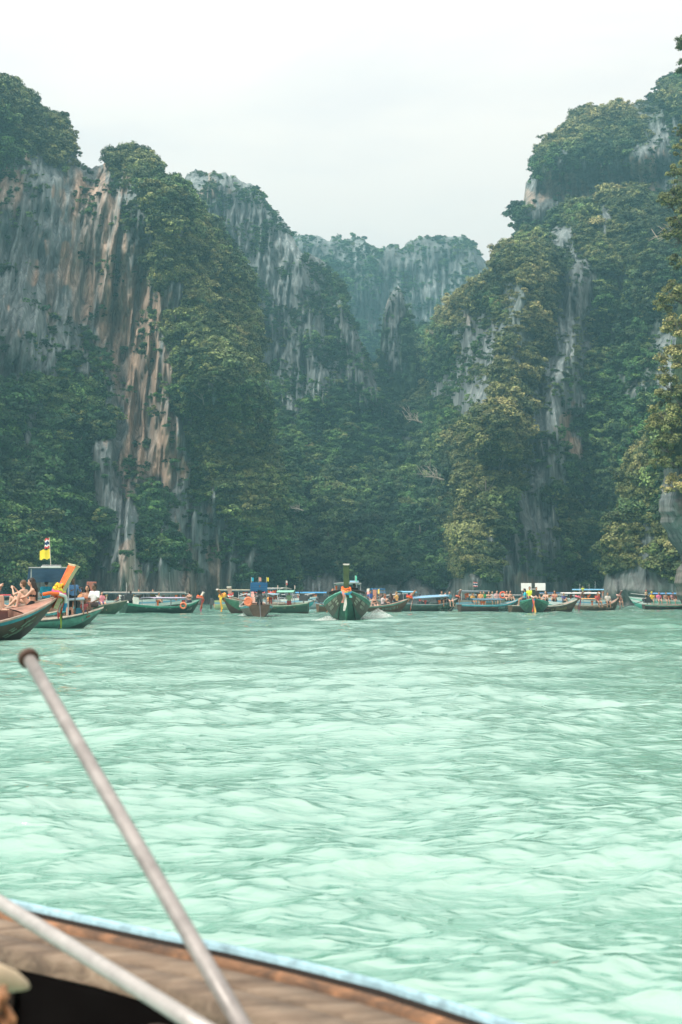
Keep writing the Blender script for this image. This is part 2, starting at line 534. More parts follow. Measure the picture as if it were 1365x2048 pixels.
massif('mountain_right',
       [(862, 690), (872, 655), (885, 628), (905, 602), (935, 572), (965, 556), (985, 546), (992, 522), (1010, 492), (1035, 468), (1065, 455), (1100, 440), (1128, 418), (1150, 400), (1185, 388), (1230, 374),
        (1262, 366), (1290, 388), (1330, 404), (1400, 420), (1700, 380)],
       [(862, 330), (900, 285), (935, 240), (985, 232), (1100, 238), (1250, 232), (1700, 170)], [(862, 60), (1000, 62), (1700, 62)], (862, 1700),
       rock=[(965, 670, 945, 790, 48, .85), (1015, 560, 1040, 680, 22, .6), (1130, 470, 1140, 500, 24), (1150, 560, 1135, 740, 38, .95), (1125, 740, 1085, 930, 48, .95), (1150, 880, 1155, 900, 22), (1060, 1030, 1045, 1190, 50),
             (1010, 1180, 1110, 1192, 24, .9), (1200, 640, 1210, 720, 26, .4), (1220, 1150, 1230, 1190, 14, .6), (1350, 600, 1360, 700, 20, .7)],
       tan=[(1148, 884, 1152, 900, 12), (1130, 835, 1134, 868, 10, .9), (1010, 740, 1016, 760, 12, .6), (1040, 1160, 1060, 1190, 16, .5), (905, 600, 930, 640, 10, .3)],
       warm=[(1000, 480, 920, 620, 46, .9), (1060, 560, 1040, 760, 52, 1), (1040, 760, 970, 960, 58, 1), (960, 960, 930, 1170, 50, .9), (1200, 460, 1280, 470, 60, .4), (1120, 600, 1150, 700, 40, .5), (1000, 900, 1100, 1040, 50, .5),
             (1150, 400, 1260, 380, 26, .9)],
       ridges=[(1060, 540, 1000, 860, 44, 14), (1000, 860, 940, 1190, 44, 13), (950, 640, 930, 900, 30, -8), (1160, 560, 1090, 960, 30, 8), (1220, 700, 1190, 1180, 56, -10), (1060, 1000, 1050, 1190, 26, 4)],
       big=8, mid=3.2, small=1.5, jag=4, treetop=13, seed=43.0, rnd_px=60, rnd_m=14)
massif('hillside_right_spur',
       [(1196, 1215), (1208, 1160), (1214, 1110), (1226, 1060), (1250, 985), (1262, 940), (1290, 885), (1312, 850), (1335, 800), (1365, 745), (1450, 610), (1700, 400)],
       [(1196, 190), (1700, 150)], [(1196, 16), (1700, 30)], (1196, 1700), rock=[(1212, 1165, 1235, 1200, 18)],
       warm=[(1240, 1000, 1300, 900, 50, .8), (1240, 1080, 1340, 1130, 60, .8), (1300, 1100, 1350, 1060, 40, .5)], big=4, mid=2.6, small=.8, jag=3, seed=51.0, rnd_px=70, rnd_m=10)


def near_cliff():
    yb, xb = zip(*[(-200, 1400), (60, 1372), (130, 1376), (200, 1376), (290, 1362), (380, 1352), (470, 1360), (560, 1366), (640, 1352), (720, 1352), (800, 1338), (860, 1322), (900, 1322), (945, 1330),
                   (985, 1322), (1010, 1318), (1045, 1322), (1062, 1332), (1085, 1342), (1108, 1360), (1128, 1364), (1140, 1354), (1160, 1350), (1190, 1353), (1205, 1362), (1222, 1372), (1250, 1380)])
    ys = np.arange(-200, 1251, 2.0)
    n = 130
    s = np.linspace(0, 1, n) ** 1.5
    YP, S = np.meshgrid(ys, s, indexing='ij')
    xl = np.interp(YP, yb, xb) + 3 * fbm(YP / 14.0, 0.3, 4.4, 3)
    X = xl + (1640 - xl) * S
    D = 112 + 7 * (1 - np.clip((X - xl) / 34.0, 0, 1)) ** 2 - 3 * sstep(1100, 1000, YP) + 4 * sstep(1150, 1225, YP)
    rx, rz = ray(X, YP)
    WX, WZ = rx * D, CAM_H + rz * D
    D = D - 2.0 * fbm(WX / 6, WZ / 8, 2.2, 3) - 0.9 * (ridged(WX / 2.2, WZ / 5, 3.2, 3) - 1) - 0.35 * fbm(WX / .6, WZ / .8, 1.2, 3)
    P = np.stack([rx * D, D, CAM_H + rz * D], -1)
    # close the left end: the cliff goes on away from us behind its edge
    cols = []
    for k in range(8, 0, -1):
        q = P[:, 0].copy()
        q[:, 1] += 3.2 * k
        q[:, 0] += 0.04 * k * k + 0.3 * pn(q[:, 1] / 3, q[:, 2] / 3, 1.0) + 0.36 * 3.2 * k
        cols.append(q)
    P2 = np.concatenate([np.stack(cols, 1), P], 1)
    me = grid_mesh('cliff_near_right', P2)
    veg = sstep(960, 900, YP + 20 * pn(X / 12, YP / 12, 0.2))
    tn = 0.25 * sstep(1120, 1145, YP) + 0.25 * np.clip(pn(WX / 1.5, WZ / 2.5, 7) * 2, 0, 1)
    for nm, arr in (('veg', veg * .9), ('tan', np.clip(tn, 0, 1))):
        full = np.concatenate([np.repeat(arr[:, :1], 8, 1), arr], 1)
        a = me.attributes.new(nm, 'FLOAT', 'POINT')
        a.data.foreach_set('value', full.reshape(-1).astype(np.float32))
    tag(link_mesh('cliff_near_right', me, mat=ROCK_NEAR), kind='structure')


near_cliff()

# ------------------------------------------------------------------ vegetation
LEAF_I = leaf_material('foliage')
LEAF_O = leaf_material('foliage_single', False)
BARK = paint((0.16, 0.14, 0.12), 0.9, 0.5, 0, 2.0)
BARK_PALE = paint((0.42, 0.38, 0.32), 0.9, 0.35, 0, 2.0)


def crown_data(seed, clusters=14, leaves=26, leaf=0.13, flat=0.8, low=-0.45, spread=0.66, cr=(0.24, 0.42)):
    """leaf clumps spread over lobes of a unit crown; returns verts, quads, per-leaf shade"""
    r = np.random.RandomState(seed)
    V, Q, A = [], [], []
    cs = []
    while len(cs) < clusters:
        p = r.normal(size=3); p /= np.linalg.norm(p)
        if p[2] < low: continue
        p = p * spread * r.uniform(0.55, 1.0); p[2] *= flat
        cs.append((p, r.uniform(*cr)))
    for c, rad in cs:
        tone = r.uniform(0.2, 0.8)
        for _ in range(leaves):
            nrm = r.normal(size=3); nrm /= np.linalg.norm(nrm)
            if nrm[2] < -0.5: nrm[2] *= -1
            pos = c + nrm * rad * r.uniform(0.7, 1.12) * np.array([1, 1, 0.75])
            n2 = nrm + r.normal(size=3) * 0.45 + np.array([0, 0, .35]); n2 /= np.linalg.norm(n2)
            t = np.cross(n2, r.normal(size=3)); t /= np.linalg.norm(t)
            b = np.cross(n2, t)
            l = leaf * r.uniform(0.6, 1.4); w = l * r.uniform(0.45, 0.8)
            i = len(V)
            V += [pos - t * l, pos - b * w + n2 * l * .12, pos + t * l, pos + b * w - n2 * l * .1]
            Q.append((i, i + 1, i + 2, i + 3))
            A += [min(1, max(0, tone + r.normal() * 0.22))] * 4
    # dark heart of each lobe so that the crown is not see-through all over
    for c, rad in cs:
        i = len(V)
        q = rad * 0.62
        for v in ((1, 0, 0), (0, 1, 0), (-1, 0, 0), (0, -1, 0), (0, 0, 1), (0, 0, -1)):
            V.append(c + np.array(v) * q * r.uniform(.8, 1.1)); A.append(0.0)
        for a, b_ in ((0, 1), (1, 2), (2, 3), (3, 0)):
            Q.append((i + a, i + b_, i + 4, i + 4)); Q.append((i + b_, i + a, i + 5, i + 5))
    return V, Q, A


def crown_mesh(name, *a, **k):
    V, Q, A = crown_data(*a, **k)
    me = bpy.data.meshes.new(name)
    me.from_pydata([tuple(v) for v in V], [], [tuple(dict.fromkeys(q)) for q in Q])
    at_ = me.attributes.new('leafv', 'FLOAT', 'POINT')
    at_.data.foreach_set('value', np.array(A, dtype=np.float32))
    me.update()
    return me


protos = bpy.data.collections.new('crown_shapes')
crown_shapes = []
for k in range(8):
    me = crown_mesh('crown_shape', 100 + k, clusters=[13, 18, 10, 18, 12, 15, 8, 16][k], flat=[.8, .55, 1.0, .35, .75, .45, 1.3, .6][k],
                    leaf=[.060, .066, .060, .058, .066, .060, .072, .060][k], leaves=72, cr=[(.22, .4), (.16, .34), (.2, .36), (.18, .4), (.14, .3), (.22, .4), (.2, .3), (.15, .3)][k], spread=[.66, .74, .7, .8, .85, .62, .7, .9][k])
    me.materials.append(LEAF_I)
    o = bpy.data.objects.new('crown_shape', me)
    protos.objects.link(o)
    crown_shapes.append(me)


def scatter_group():
    ng = bpy.data.node_groups.new('scatter_crowns', 'GeometryNodeTree')
    ng.interface.new_socket('Geometry', in_out='INPUT', socket_type='NodeSocketGeometry')
    ng.interface.new_socket('Geometry', in_out='OUTPUT', socket_type='NodeSocketGeometry')
    n = ng.nodes
    gi, go = n.new('NodeGroupInput'), n.new('NodeGroupOutput')
    ci = n.new('GeometryNodeCollectionInfo')
    ci.inputs['Collection'].default_value = protos
    ci.inputs['Separate Children'].default_value = True
    ci.inputs['Reset Children'].default_value = True
    iop = n.new('GeometryNodeInstanceOnPoints')
    iop.inputs['Pick Instance'].default_value = True

    def na(nm, dt):
        a = n.new('GeometryNodeInputNamedAttribute'); a.data_type = dt
        a.inputs['Name'].default_value = nm
        return a.outputs['Attribute']
    ng.links.new(gi.outputs[0], iop.inputs['Points'])
    ng.links.new(ci.outputs[0], iop.inputs['Instance'])
    ng.links.new(na('pick', 'INT'), iop.inputs['Instance Index'])
    ng.links.new(na('rot', 'FLOAT_VECTOR'), iop.inputs['Rotation'])
    ng.links.new(na('scl', 'FLOAT_VECTOR'), iop.inputs['Scale'])
    ng.links.new(iop.outputs[0], go.inputs[0])
    return ng


SCATTER = scatter_group()


def scatter(name, pts):
    """pts: list of (pos, rot, scale, pick, tint, warm)"""
    me = bpy.data.meshes.new(name)
    n = len(pts)
    me.vertices.add(n)
    me.vertices.foreach_set('co', np.array([p[0] for p in pts], dtype=np.float32).reshape(-1))
    for nm, ty, arr, key in (('rot', 'FLOAT_VECTOR', [p[1] for p in pts], 'vector'), ('scl', 'FLOAT_VECTOR', [p[2] for p in pts], 'vector'),
                             ('pick', 'INT', [p[3] for p in pts], 'value'), ('tint', 'FLOAT', [p[4] for p in pts], 'value'), ('warm', 'FLOAT', [p[5] for p in pts], 'value')):
        a = me.attributes.new(nm, ty, 'POINT')
        a.data.foreach_set(key, np.array(arr, dtype=np.int32 if ty == 'INT' else np.float32).reshape(-1))
    o = link_mesh(name, me, mat=LEAF_I)
    m = o.modifiers.new('scatter', 'NODES'); m.node_group = SCATTER
    tag(o, kind='stuff')
    return o


def sample_land(name, count, r, size, scrub=False):
    L = LAND[name]
    P, dens, WM = L['P'], L['dens'], L['warm']
    if scrub:
        dens = np.where(P[..., 2] > 4.5, np.clip(1.0 - dens, 0.15, 1) * sstep(-.25, .5, fbm(P[..., 0] / 5.0, 3.3, P[..., 2] / 6.0, 4)), 0) * 0.999 + 1e-9
    a = P[1:, :-1] - P[:-1, :-1]; b = P[:-1, 1:] - P[:-1, :-1]
    nrm = np.cross(b, a)
    area = np.linalg.norm(nrm, axis=-1)
    vis = (L['X'][:-1, :-1] > -60) & (L['X'][:-1, :-1] < 1440)
    w = area * dens[:-1, :-1] * np.where(vis, 1, 0.12)
    w = np.minimum(w, np.percentile(w[w > 0], 99.3))
    nrm = nrm / np.maximum(area, 1e-9)[..., None]
    idx = r.choice(w.size, count, p=(w / w.sum()).reshape(-1))
    jj, ii = np.unravel_index(idx, w.shape)
    out = []
    big = fbm(P[jj, ii, 0] / 22, P[jj, ii, 2] / 22, 5.5, 3)
    small_tone = fbm(P[jj, ii, 0] / 6, P[jj, ii, 2] / 6, 8.5, 2)
    for q in range(count):
        j, i = jj[q], ii[q]
        p = P[j, i]; nn = nrm[j, i]
        if nn[1] > 0: nn = -nn
        dq = dens[j, i]
        s = size * min(1.5, math.exp(r.normal() * .38) * .72) * ((0.4 + 0.6 * dq) if not scrub else 1.0)
        pos = p + nn * s * 0.35 + np.array([0, 0, s * 0.12])
        wm = np.clip(WM[j, i] * 0.92 + 0.10 + 0.32 * big[q] + r.normal() * 0.13, 0, 1)
        if r.rand() < 0.04: wm = min(1, wm + .5)
        tn = np.clip(0.40 + 0.5 * small_tone[q] + r.normal() * 0.30, 0, 1)
        out.append((pos, (r.uniform(-.25, .25), r.uniform(-.25, .25), r.uniform(0, 6.28)), (s, s, s * r.uniform(.75, 1.05)), int(r.randint(8)), tn, wm))
    return out


rs = np.random.RandomState(77)
CLIFF_TREES = []
for nm, stuff_name, count, size, single, where in (
        ('mountain_far_centre', 'forest_far_centre', 6000, 2.3, 8, 'on the hazy far centre mountain'),
        ('mountain_left_pinnacle', 'forest_left_pinnacle', 9000, 1.55, 20, 'on the grey pinnacle ridge'),
        ('mountain_left', 'forest_left', 15000, 2.0, 75, 'on the orange walled cliff'),
        ('hillside_valley', 'forest_valley', 7500, 2.3, 60, 'in the shaded central valley'),
        ('hill_rock_spire', 'forest_spire', 520, 1.35, 2, 'on the small valley rock spire'),
        ('mountain_right_upper', 'forest_right_upper', 6200, 2.2, 25, 'on the right mountain top'),
        ('mountain_right', 'forest_right', 14000, 1.95, 70, 'on the sunlit right mountain'),
        ('hillside_right_spur', 'forest_right_spur', 2600, 1.6, 20, 'on the low olive spur at right')):
    pts = sample_land(nm, count, rs, size)
    scrub_pts = sample_land(nm, int(count * {'mountain_far_centre': .6, 'mountain_left': .07, 'mountain_right': .12, 'mountain_right_upper': .10, 'mountain_left_pinnacle': .8}.get(nm, .3)), rs, size * .42, True)
    # the widest crowns become trees of their own
    order = sorted((i for i in range(len(pts)) if abs(pts[i][0][0] / pts[i][0][1]) < 0.238), key=lambda i: -pts[i][2][0] / pts[i][0][1])[:single]
    s = set(order)
    for i in order:
        CLIFF_TREES.append((pts[i], where))
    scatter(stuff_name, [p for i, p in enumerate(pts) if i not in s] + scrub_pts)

SPAN = {'on the hazy far centre mountain': (590, 980), 'on the grey pinnacle ridge': (380, 760), 'on the orange walled cliff': (0, 580), 'in the shaded central valley': (540, 940),
        'on the small valley rock spire': (760, 830), 'on the right mountain top': (1035, 1365), 'on the sunlit right mountain': (880, 1365), 'on the low olive spur at right': (1200, 1365)}
single_meshes = []
for me in crown_shapes:
    m2 = me.copy(); m2.materials.clear(); m2.materials.append(LEAF_O); single_meshes.append(m2)


def limb_mesh(name, paths, mat, seg=5):
    """tapered bent limbs: paths = [[(x,y,z,r), ...], ...]"""
    V, F = [], []
    for p in paths:
        base = len(V)
        for k, (x, y, z, rr) in enumerate(p):
            c = Vector((x, y, z))
            a = Vector(p[max(0, k - 1)][:3]); b = Vector(p[min(len(p) - 1, k + 1)][:3])
            d = (b - a).normalized()
            u = d.cross(Vector((0.3, 0.9, 0.2))).normalized(); w = d.cross(u)
            for q in range(seg):
                an = 6.2832 * q / seg
                V.append(c + (u * math.cos(an) + w * math.sin(an)) * rr)
        for k in range(len(p) - 1):
            for q in range(seg):
                F.append((base + k * seg + q, base + k * seg + (q + 1) % seg, base + (k + 1) * seg + (q + 1) % seg, base + (k + 1) * seg + q))
        F.append(tuple(base + (len(p) - 1) * seg + q for q in range(seg)))
    me = bpy.data.meshes.new(name)
    me.from_pydata([tuple(v) for v in V], [], F)
    for pl in me.polygons: pl.use_smooth = True
    me.materials.append(mat)
    me.update()
    return me


trunk_shape = limb_mesh('trunk', [[(0, .45, -.62, .03), (.03, .25, -.42, .03), (0, .05, -.25, .035), (.05, 0, .3, .02)], [(.02, .2, -.45, .02), (-.25, -.05, -.1, .02), (-.4, -.1, .15, .008)],
                                  [(.01, .1, -.3, .03), (.25, -.1, -.05, .018), (.42, -.15, .2, .008)]], BARK, 4)
for (pos, rot, scl, pick, tn, wm), where in CLIFF_TREES:
    root = bpy.data.objects.new('cliff_tree', None)
    COL.objects.link(root)
    k = 1.3 * scl[0]
    root.location = pos; root.rotation_euler = (rot[0], rot[1], 0); root.scale = (k, k, k * scl[2] / scl[0])
    o = bpy.data.objects.new('crown', single_meshes[pick]); COL.objects.link(o); o.parent = root
    o.rotation_euler = (0, 0, rot[2])
    o['tint'] = float(tn); o['warm'] = float(wm)
    tr = bpy.data.objects.new('trunk', trunk_shape); COL.objects.link(tr); tr.parent = root
    hue = 'brownish' if wm > 0.6 else 'yellowish green' if wm > .42 else ('bright green' if tn > 0.6 else ('dark green' if tn < 0.3 else 'mid green'))
    el = math.atan2(pos[2], pos[1]) * FPX
    band = 'low above the boats' if el < 130 else 'low down' if el < 300 else 'halfway up' if el < 500 else 'high up' if el < 750 else 'near the top'
    px_ = 682.5 + pos[0] / pos[1] * FPX
    lo, hi = SPAN[where]
    side = ('left side', 'middle', 'right side')[max(0, min(2, int(3 * (px_ - lo) / (hi - lo))))]
    tag(root, '%s tree %s %s, %s' % (hue.replace('yellowish green', 'yellowish'), band, where, side), 'tree', '%s trees %s %s, %s' % (hue, band, where, side))


# ---- the near cliff at the right edge: bigger trees with twigs and leaves one can see
def near_tree(x, y, r_m, hue, label, seed, flat=.85, Y=109.0, bare=False, limb=None):
    root = bpy.data.objects.new('cliff_tree' if not bare else 'bare_tree', None)
    COL.objects.link(root)
    root.location = at(x, y, Y)
    r = np.random.RandomState(seed)
    if not bare:
        me = crown_mesh('crown', seed, clusters=22, leaves=110, leaf=.048, flat=flat, spread=.85, low=-.7, cr=(.14, .32))
        c = link_mesh('crown', me, root, LEAF_O)
        c.scale = (r_m * 1.15,) * 3
        c['tint'], c['warm'] = hue
    paths = []
    anchor = limb or (r_m * 1.2, 1.5, -r_m * .5)
    paths.append([(anchor[0], anchor[1], anchor[2], .10 * r_m ** .5), (anchor[0] * .5, anchor[1] * .5, anchor[2] * .65, .08 * r_m ** .5), (0, 0, -r_m * .2, .055), (-r_m * .3, 0, r_m * .3, .02)])
    for _ in range(14 if bare else 7):
        t = r.uniform(.2, .8)
        s = Vector((anchor[0] * (1 - t), anchor[1] * (1 - t), anchor[2] * (1 - t)))
        d = Vector((r.uniform(-1, .25), r.uniform(-.5, .5), r.uniform(-.5, .9))) * r_m * r.uniform(.5, 1.0)
        e = s + d
        m = s + d * .5 + Vector((0, 0, r.uniform(-.1, .25) * r_m))
        paths.append([(*s, .045), (*m, .03), (*e, .012)])
        for _ in range(3 if bare else 1):
            e2 = m + Vector((r.uniform(-.5, .2), r.uniform(-.3, .3), r.uniform(-.3, .5))) * r_m * .6
            paths.append([(*m, .022), (*((m + e2) / 2 + Vector((0, 0, .06)))[:], .016), (*e2, .008)])
    link_mesh('trunk', limb_mesh('trunk', paths, BARK if not bare else BARK_PALE, 5), root)
    tag(root, label, 'tree', 'trees on the near right cliff')


NEAR = [
    (1372, 90, .9, (.3, .45), 'small dark tree sticking out against the sky, topmost on the near right cliff'),
    (1372, 135, .8, (.25, .35), 'little dark bush under the topmost tree of the near right cliff'),
    (1366, 300, .9, (.5, .85), 'yellowish tree high on the near right cliff edge'),
    (1358, 262, .6, (.5, .6), 'sparse tuft of twigs reaching from the near cliff below the sky'),
    (1362, 345, 1.1, (.5, .8), 'olive tree beside the high grey rocks on the near cliff edge'),
    (1352, 395, 1.1, (.25, .75), 'dark olive tree bulging left from the near right cliff'),
    (1335, 402, .8, (.35, .8), 'small olive bush jutting left just above the long side branch'),
    (1360, 440, 1.2, (.4, .8), 'olive tree behind the thin pale side branch on the near cliff'),
    (1350, 470, 1.0, (.35, .7), 'olive tree directly over the bare branches of the near cliff'),
    (1366, 520, 1.1, (.3, .75), 'dense olive tree hanging below the bare branches at right edge'),
    (1345, 590, 1.2, (.6, .8), 'wispy yellow green tree leaning out halfway up the near cliff'),
    (1326, 612, .8, (.5, .85), 'drooping leafy branch tip reaching furthest left on the upper near cliff'),
    (1360, 655, 1.5, (.75, .95), 'broad golden green tree in the middle of the near cliff'),
    (1352, 720, 1.4, (.85, .9), 'golden green tree with hanging sprays below the broad one'),
    (1338, 775, 1.2, (.6, .8), 'olive tree with clipped looking crown in mid near cliff'),
    (1358, 800, 1.5, (.4, .7), 'dark olive tree deep against the edge of the frame, mid cliff'),
    (1330, 835, 1.4, (.75, .75), 'large bright leafed tree bulging left above the rock overhang'),
    (1312, 850, .8, (.6, .75), 'yellow green side bush furthest out to the left above the overhang'),
    (1352, 870, 1.6, (.45, .7), 'big dark leafed tree right of the bulging bright one'),
    (1328, 895, 1.1, (.35, .7), 'dark green bush under the bulging bright tree'),
    (1318, 925, .7, (.4, .8), 'thin leafed bush left above the lime yellow bush'),
    (1345, 925, 1.0, (.25, .7), 'shaded brownish bush just above the lime yellow bush'),
]
for i, (x, y, r_m, hue, lab) in enumerate(NEAR):
    near_tree(x, y, r_m, hue, lab, 300 + i)
YEL = near_tree(1350, 972, 1.05, (1.0, 1.0), 'lime yellow bush growing on the lip of the rock overhang at right', 400, flat=.8)
near_tree(1316, 470, 1.6, (0, 0), 'bare grey branching tree reaching left from the near right cliff', 401, bare=True, limb=(2.4, 1.0, .2))
for i, (x, y, Y, r_, lab) in enumerate(((815, 832, 262, 3.2, 'pale bare branches standing out in the middle of the valley'), (848, 944, 256, 4.2, 'long pale dead bough lying across the dark valley trees'),
                                     (584, 1012, 236, 2.0, 'short forked pale dead branch low on the left of the valley'), (862, 664, 330, 1.2, 'small dead white snag on the ridge left of the right mountain'))):
    near_tree(x, y, r_, (0, 0), lab, 500 + i, Y=Y, bare=True, limb=(r_ * .9, 2.5, -r_ * .3))
near_tree(1330, 985, .8, (0, 0), 'thin leafless stem hanging by the rock overhang', 402, bare=True, limb=(.8, .6, .5))
# ------------------------------------------------------------------ small mesh builder
class MB:
    def __init__(self):
        self.v, self.f, self.mi = [], [], []

    def quad(self, pts, mi=0):
        i = len(self.v); self.v += [tuple(p) for p in pts]
        self.f.append(tuple(range(i, i + len(pts)))); self.mi.append(mi)
        return self

    def box(self, c, s, mi=0, rz=0.0, ry=0.0, taper=(1, 1)):
        """box centre c size s; taper scales the top in x, y"""
        i = len(self.v)
        M = Matrix.Rotation(rz, 3, 'Z') @ Matrix.Rotation(ry, 3, 'Y')
        for z in (-.5, .5):
            tx, ty = taper if z > 0 else (1, 1)
            for x, y in ((-.5, -.5), (.5, -.5), (.5, .5), (-.5, .5)):
                p = M @ Vector((x * s[0] * tx, y * s[1] * ty, z * s[2])) + Vector(c)
                self.v.append(tuple(p))
        for q in ((0, 3, 2, 1), (4, 5, 6, 7), (0, 1, 5, 4), (1, 2, 6, 5), (2, 3, 7, 6), (3, 0, 4, 7)):
            self.f.append(tuple(i + k for k in q)); self.mi.append(mi)
        return self

    def tube(self, pts, r, seg=6, mi=0, cap=True):
        i = len(self.v); n = len(pts)
        rr = r if isinstance(r, (list, tuple)) else [r] * n
        for k, p in enumerate(pts):
            p = Vector(p)
            a = Vector(pts[max(0, k - 1)]); b = Vector(pts[min(n - 1, k + 1)])
            d = (b - a).normalized()
            h = Vector((0, 0, 1)) if abs(d.z) < .9 else Vector((1, 0, 0))
            u = d.cross(h).normalized(); w = d.cross(u)
            for q in range(seg):
                an = 2 * math.pi * q / seg
                self.v.append(tuple(p + (u * math.cos(an) + w * math.sin(an)) * rr[k]))
        for k in range(n - 1):
            for q in range(seg):
                self.f.append((i + k * seg + q, i + k * seg + (q + 1) % seg, i + (k + 1) * seg + (q + 1) % seg, i + (k + 1) * seg + q)); self.mi.append(mi)
        if cap:
            self.f.append(tuple(i + q for q in reversed(range(seg)))); self.mi.append(mi)
            self.f.append(tuple(i + (n - 1) * seg + q for q in range(seg))); self.mi.append(mi)
        return self

    def ball(self, c, r, seg=8, rings=5, mi=0):
        """r may be (rx, ry, rz)"""
        r = r if isinstance(r, (list, tuple)) else (r, r, r)
        i = len(self.v); c = Vector(c)
        for k in range(1, rings):
            t = math.pi * k / rings
            for q in range(seg):
                a = 2 * math.pi * q / seg
                self.v.append((c.x + r[0] * math.sin(t) * math.cos(a), c.y + r[1] * math.sin(t) * math.sin(a), c.z + r[2] * math.cos(t)))
        top = len(self.v); self.v.append((c.x, c.y, c.z + r[2])); bot = top + 1; self.v.append((c.x, c.y, c.z - r[2]))
        for k in range(rings - 2):
            for q in range(seg):
                self.f.append((i + k * seg + q, i + (k + 1) * seg + q, i + (k + 1) * seg + (q + 1) % seg, i + k * seg + (q + 1) % seg)); self.mi.append(mi)
        for q in range(seg):
            self.f.append((top, i + q, i + (q + 1) % seg)); self.mi.append(mi)
            self.f.append((bot, i + (rings - 2) * seg + (q + 1) % seg, i + (rings - 2) * seg + q)); self.mi.append(mi)
        return self

    def grid(self, P, mi=0, close_u=False):
        """P[j][i] points"""
        i0 = len(self.v); nj, ni = len(P), len(P[0])
        for row in P:
            self.v += [tuple(p) for p in row]
        for j in range(nj - 1):
            for i in range(ni - 1 + (1 if close_u else 0)):
                a, b = i0 + j * ni + i, i0 + j * ni + (i + 1) % ni
                self.f.append((a, b, b + ni, a + ni)); self.mi.append(mi(j, i) if callable(mi) else mi)
        return self

    def mesh(self, name, mats, smooth=False):
        me = bpy.data.meshes.new(name)
        me.from_pydata(self.v, [], self.f)
        for m in (mats if isinstance(mats, (list, tuple)) else [mats]):
            me.materials.append(m)
        me.polygons.foreach_set('material_index', self.mi)
        if smooth: me.polygons.foreach_set('use_smooth', [True] * len(self.f))
        me.update()
        return me

    def build(self, name, mats, parent=None, smooth=False):
        o = bpy.data.objects.new(name, self.mesh(name, mats, smooth)); COL.objects.link(o)
        if parent is not None: o.parent = parent
        return o


def empty(name, loc=(0, 0, 0), rz=0.0, ry=0.0, rx=0.0):
    o = bpy.data.objects.new(name, None); COL.objects.link(o)
    o.location = loc; o.rotation_euler = (rx, ry, rz)
    return o


# colours used on the boats
WHITE = (.70, .70, .68); CREAM = (.42, .37, .28); DKBROWN = (.055, .038, .026); BROWN = (.13, .075, .045); TEALC = (.05, .30, .33)
GREENH = (.035, .17, .10); DKGREEN = (.03, .085, .05); SKYB = (.22, .45, .62); NAVY = (.02, .05, .13); BLUE = (.05, .19, .45); ORANGE = (.75, .14, .02)
PINK = (.66, .20, .16); RED = (.62, .05, .06); YELLOW = (.80, .62, .06); BLACK = (.012, .012, .014); GREY = (.32, .33, .34); DKGREY = (.06, .065, .07); LIME = (.45, .62, .08)
HOTPINK = (.80, .12, .30)
WOODP = (.36, .21, .15)
MW = lambda c, r=.5, w=.3: paint(c, r, w)


# ------------------------------------------------------------------ long-tail boat
class Hull:
    def __init__(s, L=9.5, B=2.0, free=.55, bow=1.35, stern=.75, rake=1.6, flare=.62, depth=.35, full=1.0, bexp=2.1):
        s.L, s.B, s.free, s.bow, s.stern, s.rake, s.flare, s.depth, s.full, s.bexp = L, B, free, bow, stern, rake, flare, depth, full, bexp

    def hb(s, t):       # half beam at gunwale
        if t < .45:
            return s.B / 2 * (.62 + .38 * math.sin(t / .45 * math.pi / 2))
        u = (t - .45) / .55
        return s.B / 2 * max(.012, (1 - u ** (2.4 * s.full)) ** .9)

    def gz(s, t):
        z = s.free
        if t < .4: z += (s.stern - s.free) * ((.4 - t) / .4) ** 1.7
        if t > .5: z += (s.bow - s.free) * ((t - .5) / .5) ** s.bexp
        return z

    def kz(s, t):
        if t < .78: return -s.depth
        u = (t - .78) / .22
        return -s.depth + (s.bow * .97 + s.depth) * u ** 2.2

    def pt(s, t, v, side, off=0.0):
        """t 0 stern..1 bow, v 0 keel..1 gunwale"""
        b, g, k = s.hb(t), s.gz(t), s.kz(t)
        x = -s.L / 2 + s.L * t
        prof = (v ** s.flare) if v > 0 else 0
        prof = .25 * v + .75 * math.sin(min(1, v) * math.pi / 2) ** (s.flare + .25)
        return Vector((x, side * (b * prof + off), k + (g - k) * v))


